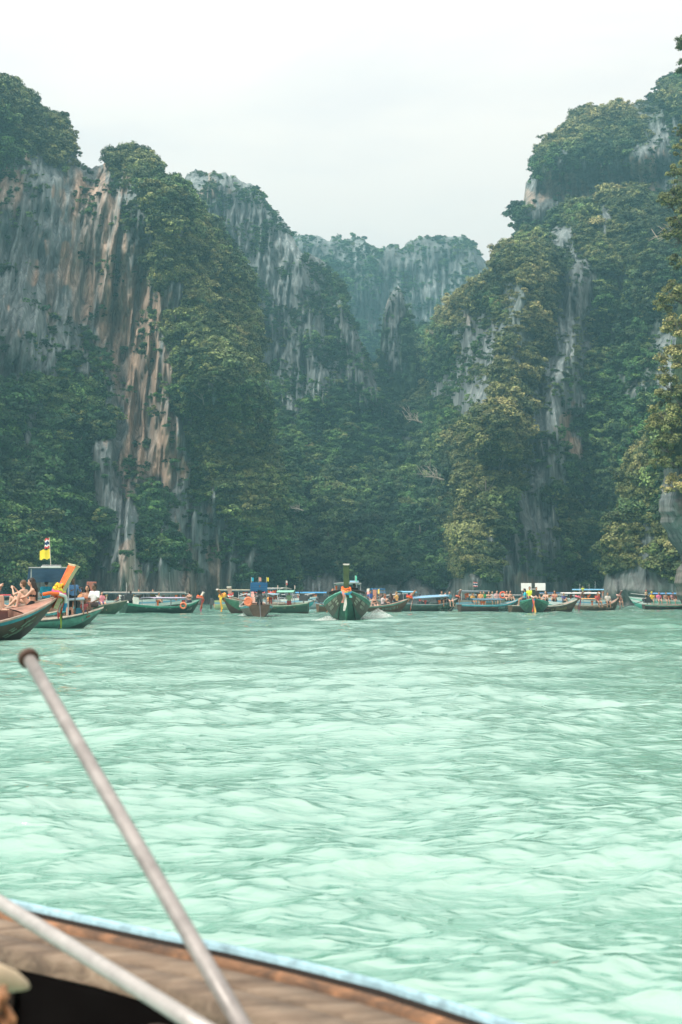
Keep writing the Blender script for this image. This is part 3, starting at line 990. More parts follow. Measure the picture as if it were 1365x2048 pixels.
def hull_parts(root, h, mats, deck0=.78):
    """mats: hull, lower, stripe, rail, inside, deck"""
    T = [i / 34 for i in range(35)]
    V = [0, .12, .28, .45, .62, .74, .82, .90, 1.0]
    for_hull = MB()
    for side in (1, -1):
        P = [[h.pt(t, v, side) for t in T] for v in V]
        if side == -1: P = [list(reversed(r)) for r in P]
        for_hull.grid(P, mi=lambda j, i: 1 if j < 3 else 0)
    # transom
    pl = [h.pt(0, v, 1) for v in V]; pr = [h.pt(0, v, -1) for v in reversed(V)]
    for_hull.quad(pl + pr, 0)
    for_hull.build('hull', [mats['hull'], mats['lower']], root, smooth=True)
    sb = MB()
    for side in (1, -1):
        P = [[h.pt(t, v, side, .014) for t in T] for v in (.86, .90, .965)]
        if side == -1: P = [list(reversed(r)) for r in P]
        sb.grid(P)
    sb.build('stripe', mats['stripe'], root, smooth=True)
    rb = MB()
    for side in (1, -1):
        P = []
        for dy, dz in ((.03, -.035), (.035, .02), (-.05, .025), (-.05, -.03)):
            P.append([h.pt(t, 1, side) + Vector((0, side * dy if h.hb(t) > .08 or dy > 0 else 0, dz)) for t in T])
        rb.grid(P)
    rb.build('gunwale', mats['rail'], root, smooth=True)
    ib = MB()
    for side in (1, -1):
        P = [[h.pt(t, v, side, -.05) for t in T[:31]] for v in (.30, .5, .75, .985)]
        if side == 1: P = [list(reversed(r)) for r in P]
        ib.grid(P)
    ib.build('inner_planking', mats['inside'], root, smooth=True)
    fb = MB()
    P = [[h.pt(t, .32, s_, -.04) for t in T[:30]] for s_ in (-1, 1)]
    fb.grid(P)
    fb.build('floor_boards', mats['floor'], root)
    db = MB()
    tt = [deck0 + (.98 - deck0) * i / 8 for i in range(9)]
    P = [[Vector((h.pt(t, 1, 0).x, y * h.hb(t) * .96, h.gz(t) - .03 + .04 * (1 - y * y))) for t in tt] for y in (-1, -.5, 0, .5, 1)]
    db.grid(P)
    db.quad([P[0][0], P[4][0], P[4][0] - Vector((0, 0, .22)), P[0][0] - Vector((0, 0, .22))])
    db.build('foredeck', mats['deck'], root)
    for t in (.22, .36, .5, .64):
        MB().box((h.pt(t, 1, 0).x, 0, h.gz(t) - .16), (.24, h.hb(t) * 1.86, .04)).build('bench', mats['deck'], root)


def prow(root, h, length=1.1, lean=22, w0=.16, w1=.30, th=.10, mat=None, back=None, cap=None):
    """the tall stem plank of a long-tail boat"""
    base = h.pt(1, 1, 0)
    a = R(lean)
    up = Vector((math.sin(a), 0, math.cos(a))); fw = Vector((math.cos(a), 0, -math.sin(a)))
    m = MB()
    n = 6
    rows = []
    for k in range(n + 1):
        u = k / n
        c = base + up * (length * u - .35) + fw * (.10 * u * u)
        w = (w0 + (w1 - w0) * u ** 1.4) / 2
        t = th * (1 - .25 * u)
        rows.append([c + fw * t / 2 + Vector((0, w, 0)), c + fw * t / 2 - Vector((0, w, 0)), c - fw * t / 2 - Vector((0, w, 0)), c - fw * t / 2 + Vector((0, w, 0))])
    m.grid(rows, mi=lambda j, i: 0 if i == 2 else 1, close_u=True)
    m.quad(rows[-1], 1)
    m.build('prow', [mat, back or mat], root)
    if cap:
        c = base + up * (length - .34) + fw * .10
        MB().box(c, (th * 1.12, w1 * 1.05, .03), ry=a).box(c - Vector((0, 0, .03)), (th * 1.05, w1 * .8, .03), ry=a).build('prow_cap', cap, root)
    return base


def canopy(root, x0, x1, w, z, mat, rise=.12, posts=3, frame=None, z1=None, sag=0.0, thick=.03, base=.5):
    frame = frame or MW(GREY, .4, .1)
    z1 = z if z1 is None else z1
    n = 6
    top = [[Vector((x0 + (x1 - x0) * i / 8, w / 2 * (2 * j / n - 1), z + (z1 - z) * i / 8 + rise * (1 - (2 * j / n - 1) ** 2) - sag * math.sin(i / 8 * math.pi * 3) ** 2)) for i in range(9)] for j in range(n + 1)]
    m = MB().grid(top)
    lo = [[p - Vector((0, 0, thick)) for p in r] for r in top]
    m.grid([list(reversed(r)) for r in lo])
    for r_, l_ in ((top[0], lo[0]), (lo[-1], top[-1])):
        m.grid([r_, l_])
    for i in (0, 8):
        a = [top[j][i] for j in range(n + 1)]; b = [lo[j][i] for j in range(n + 1)]
        m.grid([a, b] if i else [b, a])
    c = m.build('canopy', mat, root, smooth=False)
    for k in range(posts):
        u = .06 + .88 * k / max(1, posts - 1)
        x = x0 + (x1 - x0) * u
        zz = z + (z1 - z) * u
        for s in (-1, 1):
            MB().tube([(x, s * w * .46, base), (x, s * w * .47, zz)], .022, 5).build('canopy_post', frame, root)
    r = random.Random(int(x0 * 100) + int(w * 31))
    if x1 - x0 > 1.4:
        MB().tube([(x0 + .1, -w * .49, z - .02), ((x0 + x1) / 2, -w * .50, (z + z1) / 2 - .05), (x1 - .1, -w * .49, z1 - .02)], [.04, .07, .04], 6).build('rolled_curtain', MW((.12, .16, .18), .8, .3), root)
        for k in range(2):
            xx = r.uniform(x0 + .2, x1 - .2)
            MB().box((xx, -w * .42, z - .34), (.12, .07, .36), taper=(.7, .7)).box((xx, -w * .42, z - .2), (.2, .11, .14)).build('life_vest', MW(r.choice(((.72, .17, .04), (.7, .35, .03), (.5, .06, .05))), .8, .3), root)
    MB().tube([(x0, -w * .47, z - .04), (x1, -w * .47, z1 - .04)], .02, 5).tube([(x0, w * .47, z - .04), (x1, w * .47, z1 - .04)], .02, 5).build('canopy_frame', frame, root)
    return c


def engine(root, h, shaft=3.2, side=0.0, mat=None):
    z = h.gz(0) + .32
    x = -h.L / 2 + .35
    e = MB().box((x, side, z), (.62, .42, .36)).box((x + .1, side, z + .24), (.34, .3, .16)).ball((x - .32, side + .1, z + .1), (.14, .12, .14)).tube([(x + .2, side + .2, z + .2), (x + .3, side + .3, z + .55)], .035)
    eo = e.build('engine', mat or MW(DKGREY, .4, .4), root)
    MB().tube([(x, side, z - .18), (x, side, z - .5)], .05).build('engine_mount', MW(GREY, .4, .3), eo)
    MB().tube([(x + .3, side, z + .05), (x + 1.2, side + .1, z + .3)], .02).build('tiller', MW(GREY, .4, .2), eo)
    MB().tube([(x - .3, side, z), (x - shaft * .5, side, z - .35), (x - shaft, side, -.08)], .032).build('propeller_shaft', MW(DKGREY, .35, .3, ), eo)


def flagpole(root, x, y, z, hgt, flags, lean=0.0, mat=None):
    """flags: list of (height fraction, colours top to bottom, width, height)"""
    p = MB().tube([(x, y, z), (x + lean, y, z + hgt)], .014, 5).build('flagpole', mat or MW((.55, .5, .42), .5, .1), root)
    for fr, cols, w, hh, dr in flags:
        m = MB(); n = len(cols); zt = z + hgt * fr; xx = x + lean * fr
        for k in range(n):
            P = []
            for q in (k, k + 1):
                P.append([Vector((xx + .02 + dr[0] * w * i / 6 , y + dr[1] * w * i / 6 + .05 * w * math.sin(i * 1.4), zt - hh * q / n - .10 * hh * i / 6 + .03 * math.sin(i * 1.9 + q))) for i in range(7)])
            m.grid(P, mi=k)
        m.build('flag', [MW(c, .8, .08) for c in cols], p)


THAI = [RED, WHITE, NAVY, NAVY, WHITE, RED]


def lettering(root, h, side, rows, mat, seed=1):
    """rows of painted script on the bow: (t0, t1, v, height in v)"""
    r = random.Random(seed)
    m = MB()
    def bar(t0, v0, t1, v1, w):
        a, b = h.pt(t0, v0, side, .022), h.pt(t1, v1, side, .022)
        c = Vector((0, 0, 0))
        d = (b - a)
        if d.length < 1e-5: return
        t_, g = (t0 + t1) / 2, (v0 + v1) / 2
        nx = (h.pt(t_ + .005, g, side) - h.pt(t_ - .005, g, side)).normalized()
        nz = (h.pt(t_, min(1, g + .02), side) - h.pt(t_, g - .02, side)).normalized()
        n = nx.cross(nz).normalized()
        s_ = d.normalized().cross(n).normalized() * w / 2
        pts = [a - s_, b - s_, b + s_, a + s_]
        m.quad(pts); m.quad(list(reversed(pts)))
    for (t0, t1, v, vh) in rows:
        t = t0
        step = vh * .052
        while t < t1 - step * .6:
            w = step * r.uniform(.55, .95)
            sw = .022
            if r.random() > .12:
                bar(t, v, t, v + vh * r.uniform(.8, 1), sw)
                bar(t, v + vh, t + w * .8, v + vh * r.uniform(.75, 1), sw)
                if r.random() < .7: bar(t + w * .8, v + vh, t + w * .8, v + vh * r.uniform(0, .3), sw)
                if r.random() < .4: bar(t, v + vh * .1, t + w * .6, v, sw)
                if r.random() < .25: bar(t + w * .3, v + vh * 1.25, t + w * .6, v + vh * 1.4, sw)
            t += w + step * .28
    m.build('lettering', mat, root)


def longtail(name, label, group, x, Yb, heading, anchor='bow', L=9.5, B=2.0, hull=None, colors=None, pitch=0.0, hullkw=None, pr=None, roll=0.0, deck0=.78):
    """place a boat by the photo column and distance of its bow (or its middle)"""
    h = Hull(L=L, B=B, **(hullkw or {}))
    a, _ = ray(x, 1193)
    th = R(heading)
    loc = Vector((a * Yb, Yb, 0))
    if anchor == 'bow':
        loc -= Vector((math.cos(th), math.sin(th), 0)) * (L / 2)
    root = empty(name, loc, th, -R(pitch), R(roll))
    tag(root, label, 'boat', group)
    c = dict(hull=BROWN, lower=DKBROWN, stripe=TEALC, rail=CREAM, inside=BROWN, deck=WOODP, floor=WOODP)
    c.update(colors or {})
    hull_parts(root, h, {k: MW(v, .5, .4) for k, v in c.items()}, deck0)
    if pr is not None:
        prow(root, h, **pr)
    return root, h


def garland(boat, h, label, colors, ribs, size=1.0, bow_t=1.0, up=.05):
    """flower ring and hanging ribbons tied round the prow"""
    rt = empty('garland')
    M = Matrix.LocRotScale(boat.location, boat.rotation_euler, None)
    p = M @ (h.pt(bow_t, 1, 0) + Vector((.02, 0, up)))
    rt.location = p; rt.rotation_euler = boat.rotation_euler
    tag(rt, label, 'garland', 'garlands and ribbons tied on boat prows')
    for k, c in enumerate(colors):
        m = MB(); n = 14; r0 = (.17 + .012 * k) * size
        z = .10 * size - k * .085 * size
        pts = [(math.cos(2 * math.pi * i / n) * r0, math.sin(2 * math.pi * i / n) * r0 * .95, z + .03 * math.sin(i * 2.1 + k) - .06 * size * math.cos(2 * math.pi * i / n)) for i in range(n + 1)]
        m.tube(pts, [.055 * size * (1 + .25 * math.sin(i * 2.7)) for i in range(n + 1)], 6, cap=False)
        m.build('flower_ring', MW(c, .8, .3), rt, smooth=True)
    for k, (c, ln, dy) in enumerate(ribs):
        m = MB(); n = 6; P = [[], []]
        for i in range(n + 1):
            u = i / n
            x = .20 * size + .05 * math.sin(u * 5 + k) - .12 * u
            for q, s in enumerate((-1, 1)):
                P[q].append(Vector((x, dy + .05 * size * s * (1 + .3 * math.sin(u * 7 + k)) + .05 * math.sin(u * 4 + k * 2), -.05 - ln * u)))
        m.grid(P)
        m.build('ribbon', MW(c, .8, .2), rt)
    return rt


def speedboat(label, group, x, Y, heading, L=8.5, B=2.5, hullc=WHITE, lower=TEALC, roofc=BLUE, roofz=2.0, stripe=SKYB, rx=(.15, .7), antennas=2):
    a, _ = ray(x, 1193)
    root = empty('speedboat', (a * Y, Y, 0), R(heading))
    tag(root, label, 'speedboat', group)
    T = [i / 16 for i in range(17)]

    def sp(t, v, s, off=0):
        hb = B / 2 * (1 if t < .45 else max(.02, 1 - ((t - .45) / .55) ** 2.2))
        g = .85 + .35 * t * t; k = -.3 + (.75 * ((t - .6) / .4) ** 2 if t > .6 else 0)
        return Vector((-L / 2 + L * t + .5 * v * t ** 4, s * (hb * (.55 + .45 * v ** .6) * (1 if v > 0 else .0) + off), k + (g - k) * v))
    m = MB()
    for s in (1, -1):
        P = [[sp(t, v, s) for t in T] for v in (0, .2, .45, .7, 1)]
        if s < 0: P = [list(reversed(r)) for r in P]
        m.grid(P, mi=lambda j, i: 1 if j < 2 else 0)
    m.quad([sp(0, v, 1) for v in (0, .2, .45, .7, 1)] + [sp(0, v, -1) for v in (1, .7, .45, .2)])
    m.build('hull', [MW(hullc, .3, .12), MW(lower, .4, .2)], root, smooth=True)
    m = MB()
    for s in (1, -1):
        P = [[sp(t, v, s, .012) for t in T] for v in (.72, .84)]
        if s < 0: P = [list(reversed(r)) for r in P]
        m.grid(P)
    m.build('stripe', MW(stripe, .4, .1), root, smooth=True)
    m = MB().grid([[sp(t, 1, s) - Vector((0, 0, .05)) for t in T[9:]] for s in (-1, 1)])
    m.grid([[sp(t, 1, s) - Vector((0, 0, .45)) for t in T[:10]] for s in (-1, 1)])
    m.build('deck', MW((.6, .6, .57), .5, .2), root)
    wx = -L / 2 + L * .62
    m = MB().quad([(wx, -.9, 1.05), (wx, .9, 1.05), (wx - .45, .8, 1.65), (wx - .45, -.8, 1.65)])
    m.build('windshield', MW((.05, .08, .1), .1, .1), root)
    canopy(root, -L / 2 + L * rx[0], -L / 2 + L * rx[1], B * .82, roofz, MW(roofc, .6, .15), rise=.1, posts=3, frame=MW((.6, .6, .6), .3, .1), base=.8)
    r = random.Random(int(x) * 7)
    for k in range(3):
        xx = -L / 2 + L * r.uniform(rx[0], rx[1]); s = r.choice((-1, 1))
        MB().box((xx, s * B * .34, roofz - .42), (.12, .08, .42), taper=(.7, .7)).box((xx, s * B * .34, roofz - .25), (.22, .12, .16)).build('life_vest', MW((.72, .17, .04), .8, .3), root)
    MB().tube([(-L / 2 + L * rx[0], -B * .38, roofz + .04), (-L / 2 + L * (rx[0] + rx[1]) / 2, -B * .39, roofz + .02), (-L / 2 + L * rx[1], -B * .38, roofz + .05)], [.05, .08, .05], 6).build('rolled_curtain', MW(tuple(v * .55 for v in roofc), .7, .3), root)
    for s in (-.5, .5):
        MB().box((-L / 2 - .25, s, .75), (.45, .34, .6), taper=(.7, .7)).tube([(-L / 2 - .3, s, .5), (-L / 2 - .3, s, -.3)], .07).build('outboard_motor', MW(DKGREY, .35, .2), root)
    for k in range(antennas):
        MB().tube([(-L / 2 + L * (.3 + .12 * k), .4 - .8 * k, roofz), (-L / 2 + L * (.3 + .12 * k), .4 - .8 * k, roofz + .9)], .014, 4).build('antenna', MW((.6, .6, .6), .4, .1), root)
    m = MB()
    m.tube([sp(t, 1, 1) + Vector((0, -.1, .3)) for t in (.62, .75, .88, .97)] + [sp(t, 1, -1) + Vector((0, .1, .3)) for t in (.97, .88, .75, .62)], .018, 4)
    m.build('bow_rail', MW((.6, .6, .6), .25, .1), root)
    return root
# ------------------------------------------------------------------ people
def capsule_mb(m, a, b, ra, rb, seg=9):
    a, b = Vector(a), Vector(b)
    d = b - a
    if d.length < 1e-4:
        m.ball(a, ra, seg, 6); return
    n = d.normalized()
    pts, rr = [], []
    for t in (-.97, -.7, -.3):
        pts.append(a + n * ra * t); rr.append(ra * math.sqrt(1 - t * t))
    for k in range(1, 4):
        pts.append(a + d * k / 4); rr.append(ra + (rb - ra) * k / 4)
    for t in (.3, .7, .97):
        pts.append(b + n * rb * t); rr.append(rb * math.sqrt(1 - t * t))
    m.tube(pts, rr, seg)


# joints in metres, figure faces +x, y left; origin at the seat (sitting) or the soles (standing)
def pose(kind):
    J = {}
    if kind.startswith('stand'):
        J.update(pel=(0, 0, .90), wai=(0, 0, 1.05), che=(-.01, 0, 1.24), nec=(-.01, 0, 1.40), hea=(.02, 0, 1.56))
        for s, n in ((1, 'l'), (-1, 'r')):
            J['hip' + n] = (0, s * .09, .86); J['kne' + n] = (.04, s * .11, .48); J['ank' + n] = (-.02 + .06 * s, s * .13, .07); J['toe' + n] = (.13 + .06 * s, s * .15, .03)
            J['sho' + n] = (-.01, s * .18, 1.34)
            if kind == 'stand':
                J['elb' + n] = (-.02, s * .24, 1.07); J['wri' + n] = (.09, s * .22, .85)
            elif kind == 'stand_reach':
                J['elb' + n] = (.14, s * .27, 1.13 + .02 * s); J['wri' + n] = (.34, s * .16, 1.22 + .05 * s)
            else:       # stand_drive: one arm back and low on the tiller
                J['elb' + n] = (.10 * s, s * .27, 1.10); J['wri' + n] = (.26 * s + .05, s * .28, 1.02)
    else:
        lean = -.05 if kind != 'sit_back' else -.22
        J.update(pel=(0, 0, .11), wai=(lean * .35 + .01, 0, .27), che=(lean * .8 + .02, 0, .45), nec=(lean + .04, 0, .60), hea=(lean + .07, 0, .76))
        for s, n in ((1, 'l'), (-1, 'r')):
            J['hip' + n] = (.02, s * .09, .09); J['sho' + n] = (lean + .03, s * .17, .54)
            if kind == 'sit_bench':
                J['kne' + n] = (.42, s * .13, .10); J['ank' + n] = (.44, s * .14, -.32); J['toe' + n] = (.60, s * .15, -.37)
                J['elb' + n] = (.06, s * .24, .28); J['wri' + n] = (.28, s * .15, .19)
            elif kind == 'sit_knees':
                k = 0 if s > 0 else .10
                J['kne' + n] = (.34 + k, s * .11, .44 - k * 1.6); J['ank' + n] = (.42 + k * 2.6, s * .12, .06); J['toe' + n] = (.57 + k * 2.6, s * .13, .07 + k * .6)
                J['elb' + n] = (.16, s * .22, .36); J['wri' + n] = (.36, s * .10, .30 - k)
            elif kind == 'sit_back':
                J['kne' + n] = (.36, s * .12, .36); J['ank' + n] = (.60, s * .13, .05); J['toe' + n] = (.74, s * .14, .08)
                J['elb' + n] = (lean - .12, s * .27, .30); J['wri' + n] = (lean - .16, s * .28, .06)
            else:       # sit_phone: hands raised before the face
                J['kne' + n] = (.36, s * .14, .34); J['ank' + n] = (.42, s * .12, -.02); J['toe' + n] = (.56, s * .13, -.03)
                J['elb' + n] = (.22, s * .22, .42); J['wri' + n] = (.34, s * .09, .62)
    return {k: Vector(v) for k, v in J.items()}


def remeshed(m, voxel, name, decimate=None):
    me = m.mesh(name, [])
    o = bpy.data.objects.new(name, me); COL.objects.link(o)
    md = o.modifiers.new('r', 'REMESH'); md.mode = 'VOXEL'; md.voxel_size = voxel; md.use_smooth_shade = True
    sm = o.modifiers.new('s', 'SMOOTH'); sm.factor = .5; sm.iterations = 2
    dg = bpy.context.evaluated_depsgraph_get()
    out = bpy.data.meshes.new_from_object(o.evaluated_get(dg))
    out.name = name
    bpy.data.objects.remove(o); bpy.data.meshes.remove(me)
    out.materials.clear()
    return out


def body_mb(J, fine):
    m = MB()
    C = lambda a, b, ra, rb: capsule_mb(m, J[a] if isinstance(a, str) else a, J[b] if isinstance(b, str) else b, ra, rb)
    lat = Vector((0, 1, 0))
    for s in (-.055, .055):
        capsule_mb(m, J['pel'] + lat * s, J['wai'] + lat * s * .8, .105, .09)
        capsule_mb(m, J['wai'] + lat * s * .8, J['che'] + lat * s * 1.3, .09, .105)
    C('che', 'nec', .10, .05)
    C('nec', 'hea', .05, .055)
    C('shol', 'shor', .06, .06)
    for n in 'lr':
        C('pel', 'hip' + n, .10, .095); C('hip' + n, 'kne' + n, .088, .055); C('kne' + n, 'ank' + n, .055, .034); C('ank' + n, 'toe' + n, .038, .026)
        mid = J['kne' + n].lerp(J['ank' + n], .3); capsule_mb(m, J['kne' + n], mid, .052, .056)
        C('che', 'sho' + n, .08, .055); C('sho' + n, 'elb' + n, .050, .037); C('elb' + n, 'wri' + n, .037, .025)
        w = J['wri' + n]; d = (w - J['elb' + n]).normalized()
        side = d.cross(Vector((0, 0, 1)))
        side = side.normalized() if side.length > .1 else Vector((0, 1, 0))
        nrm = side.cross(d)
        palm = w + d * .085
        capsule_mb(m, w, palm - side * .018, .024, .020); capsule_mb(m, w, palm + side * .018, .024, .020)
        if fine:
            for k, ln in enumerate((.060, .072, .068, .052)):
                a = palm + side * (-.030 + .020 * k); b = a + d * ln * .55 - nrm * .008; c = b + d * ln * .4 - nrm * .025
                capsule_mb(m, a, b, .0095, .009, 6); capsule_mb(m, b, c, .009, .0075, 6)
            sgn = -1 if n == 'l' else 1
            a = w + d * .03 + side * .022 * sgn; capsule_mb(m, a, a + d * .035 + side * .035 * sgn - nrm * .01, .012, .009, 6)
        else:
            capsule_mb(m, palm, palm + d * .06 - nrm * .02, .022, .014)
    h = J['hea']
    m.ball(h + Vector((0, 0, .015)), (.098, .078, .115), 14, 10)
    m.ball(h + Vector((.035, 0, -.055)), (.055, .052, .055), 10, 7)
    capsule_mb(m, h + Vector((.085, 0, .02)), h + Vector((.108, 0, -.018)), .010, .015, 7)
    for s in (1, -1):
        m.ball(h + Vector((-.005, s * .080, -.005)), (.020, .012, .032), 7, 6)
    m.ball(h + Vector((.088, 0, -.058)), (.012, .024, .008), 7, 5)
    return m


def shirt_mb(J, sleeve=.75, e=.013):
    m = MB(); lat = Vector((0, 1, 0))
    for s in (-.055, .055):
        capsule_mb(m, J['pel'] + lat * s + (J['wai'] - J['pel']) * .15, J['wai'] + lat * s * .8, .105 + e, .09 + e)
        capsule_mb(m, J['wai'] + lat * s * .8, J['che'] + lat * s * 1.3, .09 + e, .105 + e)
    capsule_mb(m, J['che'], J['nec'] - (J['nec'] - J['che']) * .25, .10 + e, .055 + e)
    capsule_mb(m, J['shol'], J['shor'], .06 + e, .06 + e)
    for n in 'lr':
        capsule_mb(m, J['che'], J['sho' + n], .08 + e, .058 + e)
        capsule_mb(m, J['sho' + n], J['sho' + n].lerp(J['elb' + n], min(sleeve, 1)), .054 + e, .045 + e)
        if sleeve > 1: capsule_mb(m, J['elb' + n], J['elb' + n].lerp(J['wri' + n], sleeve - 1), .042 + e, .032 + e)
    return m


def pants_mb(J, leg=.55, e=.013):
    m = MB(); lat = Vector((0, 1, 0))
    for s in (-.055, .055):
        capsule_mb(m, J['pel'] + lat * s, J['pel'] + lat * s + (J['wai'] - J['pel']) * .35, .108 + e, .10 + e)
    for n in 'lr':
        capsule_mb(m, J['pel'], J['hip' + n], .10 + e, .098 + e)
        capsule_mb(m, J['hip' + n], J['hip' + n].lerp(J['kne' + n], min(1, leg)), .092 + e, (.092 - .035 * min(1, leg)) + e)
        if leg > 1: capsule_mb(m, J['kne' + n], J['kne' + n].lerp(J['ank' + n], leg - 1), .057 + e, .042 + e)
    return m


def top_mb(J):
    m = MB()
    c, w = J['che'], J['wai']
    q = c.lerp(w, .3)
    n = 16
    ax = (c - w).normalized()
    fx = Vector((0, 1, 0)).cross(ax).normalized()
    for off, r in ((0.0, .020), (-.03, .018)):
        pts = [q + ax * off + Vector((0, 1, 0)) * math.cos(2 * math.pi * i / n) * .155 + fx * math.sin(2 * math.pi * i / n) * .102 for i in range(n + 1)]
        m.tube(pts, r, 6, cap=False)
    for s in (-.06, .06):
        m.ball(q + Vector((.075, s, 0)), (.05, .055, .05), 8, 6)
    return m


def hair_mb(J, long_, hat=False):
    m = MB(); h = J['hea']
    m.ball(h + Vector((-.018, 0, .038)), (.104, .092, .108), 12, 8)
    m.ball(h + Vector((-.045, 0, -.01)), (.07, .085, .09), 10, 7)
    if long_:
        b = J['nec']; back = h + Vector((-.085, 0, -.03))
        for s in (-.06, -.02, .02, .06):
            capsule_mb(m, back + Vector((0, s, 0)), b + Vector((-.115, s * 1.1, -.04)), .048, .045)
            capsule_mb(m, b + Vector((-.115, s * 1.1, -.04)), b + Vector((-.13, s * .9, -.28 * long_)), .045, .022)
        for s in (-1, 1):
            capsule_mb(m, h + Vector((-.02, s * .078, .0)), b + Vector((-.04, s * .10, -.02)), .03, .03)
    if hat:
        m.ball(h + Vector((.0, 0, .10)), (.15, .15, .018), 12, 5)
    return m


_pc = {}


def cached(key, fn):
    if key not in _pc: _pc[key] = fn()
    return _pc[key]


SKIN = {'fair': (.62, .36, .26), 'tan': (.45, .235, .145), 'dark': (.17, .085, .05)}


def person(label, loc, yaw, kind='sit_bench', skin='fair', top=None, bottom=None, hair=(.02, .013, .01), long_=0, sleeve=.6, leg=.5, fine=False, scale=1.0, hat=None, swim=None, group=None):
    root = empty('person', loc, yaw)
    root.scale = (scale,) * 3
    tag(root, label, 'person', group)
    vx = .013 if fine else .032
    J = pose(kind)
    def put(name, me, mat):
        o = bpy.data.objects.new(name, me); COL.objects.link(o); o.parent = root
        if not me.materials: me.materials.append(mat)
        o.material_slots[0].link = 'OBJECT'; o.material_slots[0].material = mat
        return o
    put('body', cached((kind, 'b', fine), lambda: remeshed(body_mb(J, fine), vx, 'body')), paint(SKIN[skin], .55, .12))
    if top is not None:
        put('shirt', cached((kind, 's', sleeve, fine), lambda: remeshed(shirt_mb(J, sleeve, .013 if fine else .02), vx, 'shirt')), paint(top, .85, .25, 0, 9.0))
    if swim is not None:
        put('bikini_top', cached((kind, 't', fine), lambda: top_mb(J).mesh('bikini_top', [])), paint(swim, .8, .1))
    if bottom is not None:
        put('shorts' if leg <= 1 else 'trousers', cached((kind, 'p', leg, fine), lambda: remeshed(pants_mb(J, leg, .013 if fine else .02), vx, 'shorts')), paint(bottom, .85, .2, 0, 9.0))
    put('hair', cached((kind, 'h', long_, fine), lambda: remeshed(hair_mb(J, long_), vx, 'hair')), paint(hair, .6, .3, 0, 14.0))
    if hat is not None:
        def hm():
            m = MB(); h = J['hea']
            m.ball(h + Vector((-.005, 0, .07)), (.112, .10, .085), 12, 8); m.ball(h + Vector((.03, 0, .065)), (.14, .10, .014), 12, 5)
            return m.mesh('hat', [])
        put('hat', cached((kind, 'hat'), hm), paint(hat, .8, .15))
    if fine:
        for s in (1, -1):
            MB().ball(J['hea'] + Vector((.088, s * .032, .018)), (.010, .014, .008), 8, 6).build('eye', paint((.02, .015, .012), .3, .1), root)
    return root


def seat(boat, h, t, y, dz=0.0):
    """a point on a bench or deck of a boat, in the scene"""
    M = Matrix.LocRotScale(boat.location, boat.rotation_euler, None)
    return M @ Vector((-h.L / 2 + h.L * t, y, h.gz(t) - .12 + dz))
# ------------------------------------------------------------------ the boats, left to right
LT = 'long-tail boats on the lagoon'
SPD = 'speedboats moored under the cliffs'
W_ = MW(WHITE, .6, .15)

# A: near boat at the left edge
A, hA = longtail('longtail_boat', 'brown long-tail boat with turquoise stripe, orange prow plank, entering at the left edge', LT, 112, 41.0, 38, L=10, B=2.3,
                 roll=7, deck0=.875, hullkw=dict(free=.47, bow=1.2, flare=.7, full=1.25, stern=.7, bexp=2.7), colors=dict(hull=(.065, .045, .025), lower=(.03, .02, .014), stripe=(.03, .24, .30), rail=(.36, .27, .21), inside=(.10, .028, .02), deck=(.36, .19, .14), floor=(.30, .11, .07)),
                 pr=dict(length=1.35, lean=20, w0=.26, w1=.46, th=.14, mat=MW((.72, .12, .015), .6, .45), back=MW((.40, .38, .22), .6, .3), cap=MW((.55, .48, .30), .6, .2)))
lettering(A, hA, -1, [(.60, .72, .62, .09), (.60, .69, .46, .08)], MW((.35, .45, .38), .6, .3), 3)
# painted wave and leaf emblem on the bow
em = MB()
rr = random.Random(4)
for k in range(16):
    t = .80 + .10 * rr.random(); v = .40 + .25 * rr.random() + (t - .80) * 1.2
    a = hA.pt(t, min(.84, v), -1, .02); b = hA.pt(t + .018, min(.86, v + .05), -1, .02); c = hA.pt(t + .022, min(.84, v + .01), -1, .02); d = hA.pt(t + .008, v - .04, -1, .02)
    em.quad([a, b, c, d]); em.quad([d, c, b, a])
em.build('painted_emblem', MW((.16, .24, .17), .6, .5), A)
gA = garland(A, hA, 'bunch of yellow, pink and orange flowers and ribbons tied round the orange prow plank', [(.65, .55, .05), HOTPINK, (.7, .16, .05)], [(ORANGE, .62, -.06), ((.75, .75, .72), .5, .02), (RED, .7, .07), (LIME, .95, -.02), (DKGREY, 1.0, .06)], .92, up=.10)
mfl = MB(); rr = random.Random(2)
for k in range(26):
    mfl.ball((rr.uniform(-.14, .05), rr.uniform(-.16, .0), .18 + rr.uniform(-.07, .10)), .045, 6, 4)
mfl.build('yellow_flowers', MW((.85, .50, .03), .8, .3), gA)
mfl = MB()
for k in range(26):
    mfl.ball((rr.uniform(-.02, .16), rr.uniform(-.02, .14), .17 + rr.uniform(-.08, .10)), .045, 6, 4)
mfl.build('pink_flowers', MW((.80, .14, .30), .8, .4), gA)
mfl = MB().tube([(-.55, -.10, -.02), (-.40, -.2, .03), (-.15, -.28, .02), (.08, -.24, -.05), (.18, -.12, -.25), (.17, -.05, -.5)], .05, 7)
mfl.mi = [(k // 14) % 3 for k in range(len(mfl.f))]
mfl.build('cloth_rope', [MW(ORANGE, .8, .2), MW((.7, .68, .65), .8, .1), MW((.04, .28, .55), .8, .2)], gA, smooth=True)
canopy(A, -2.0, 1.0, 1.5, .98, MW((.45, .60, .68), .5, .15), rise=.1, posts=2, z1=.95, base=.4)

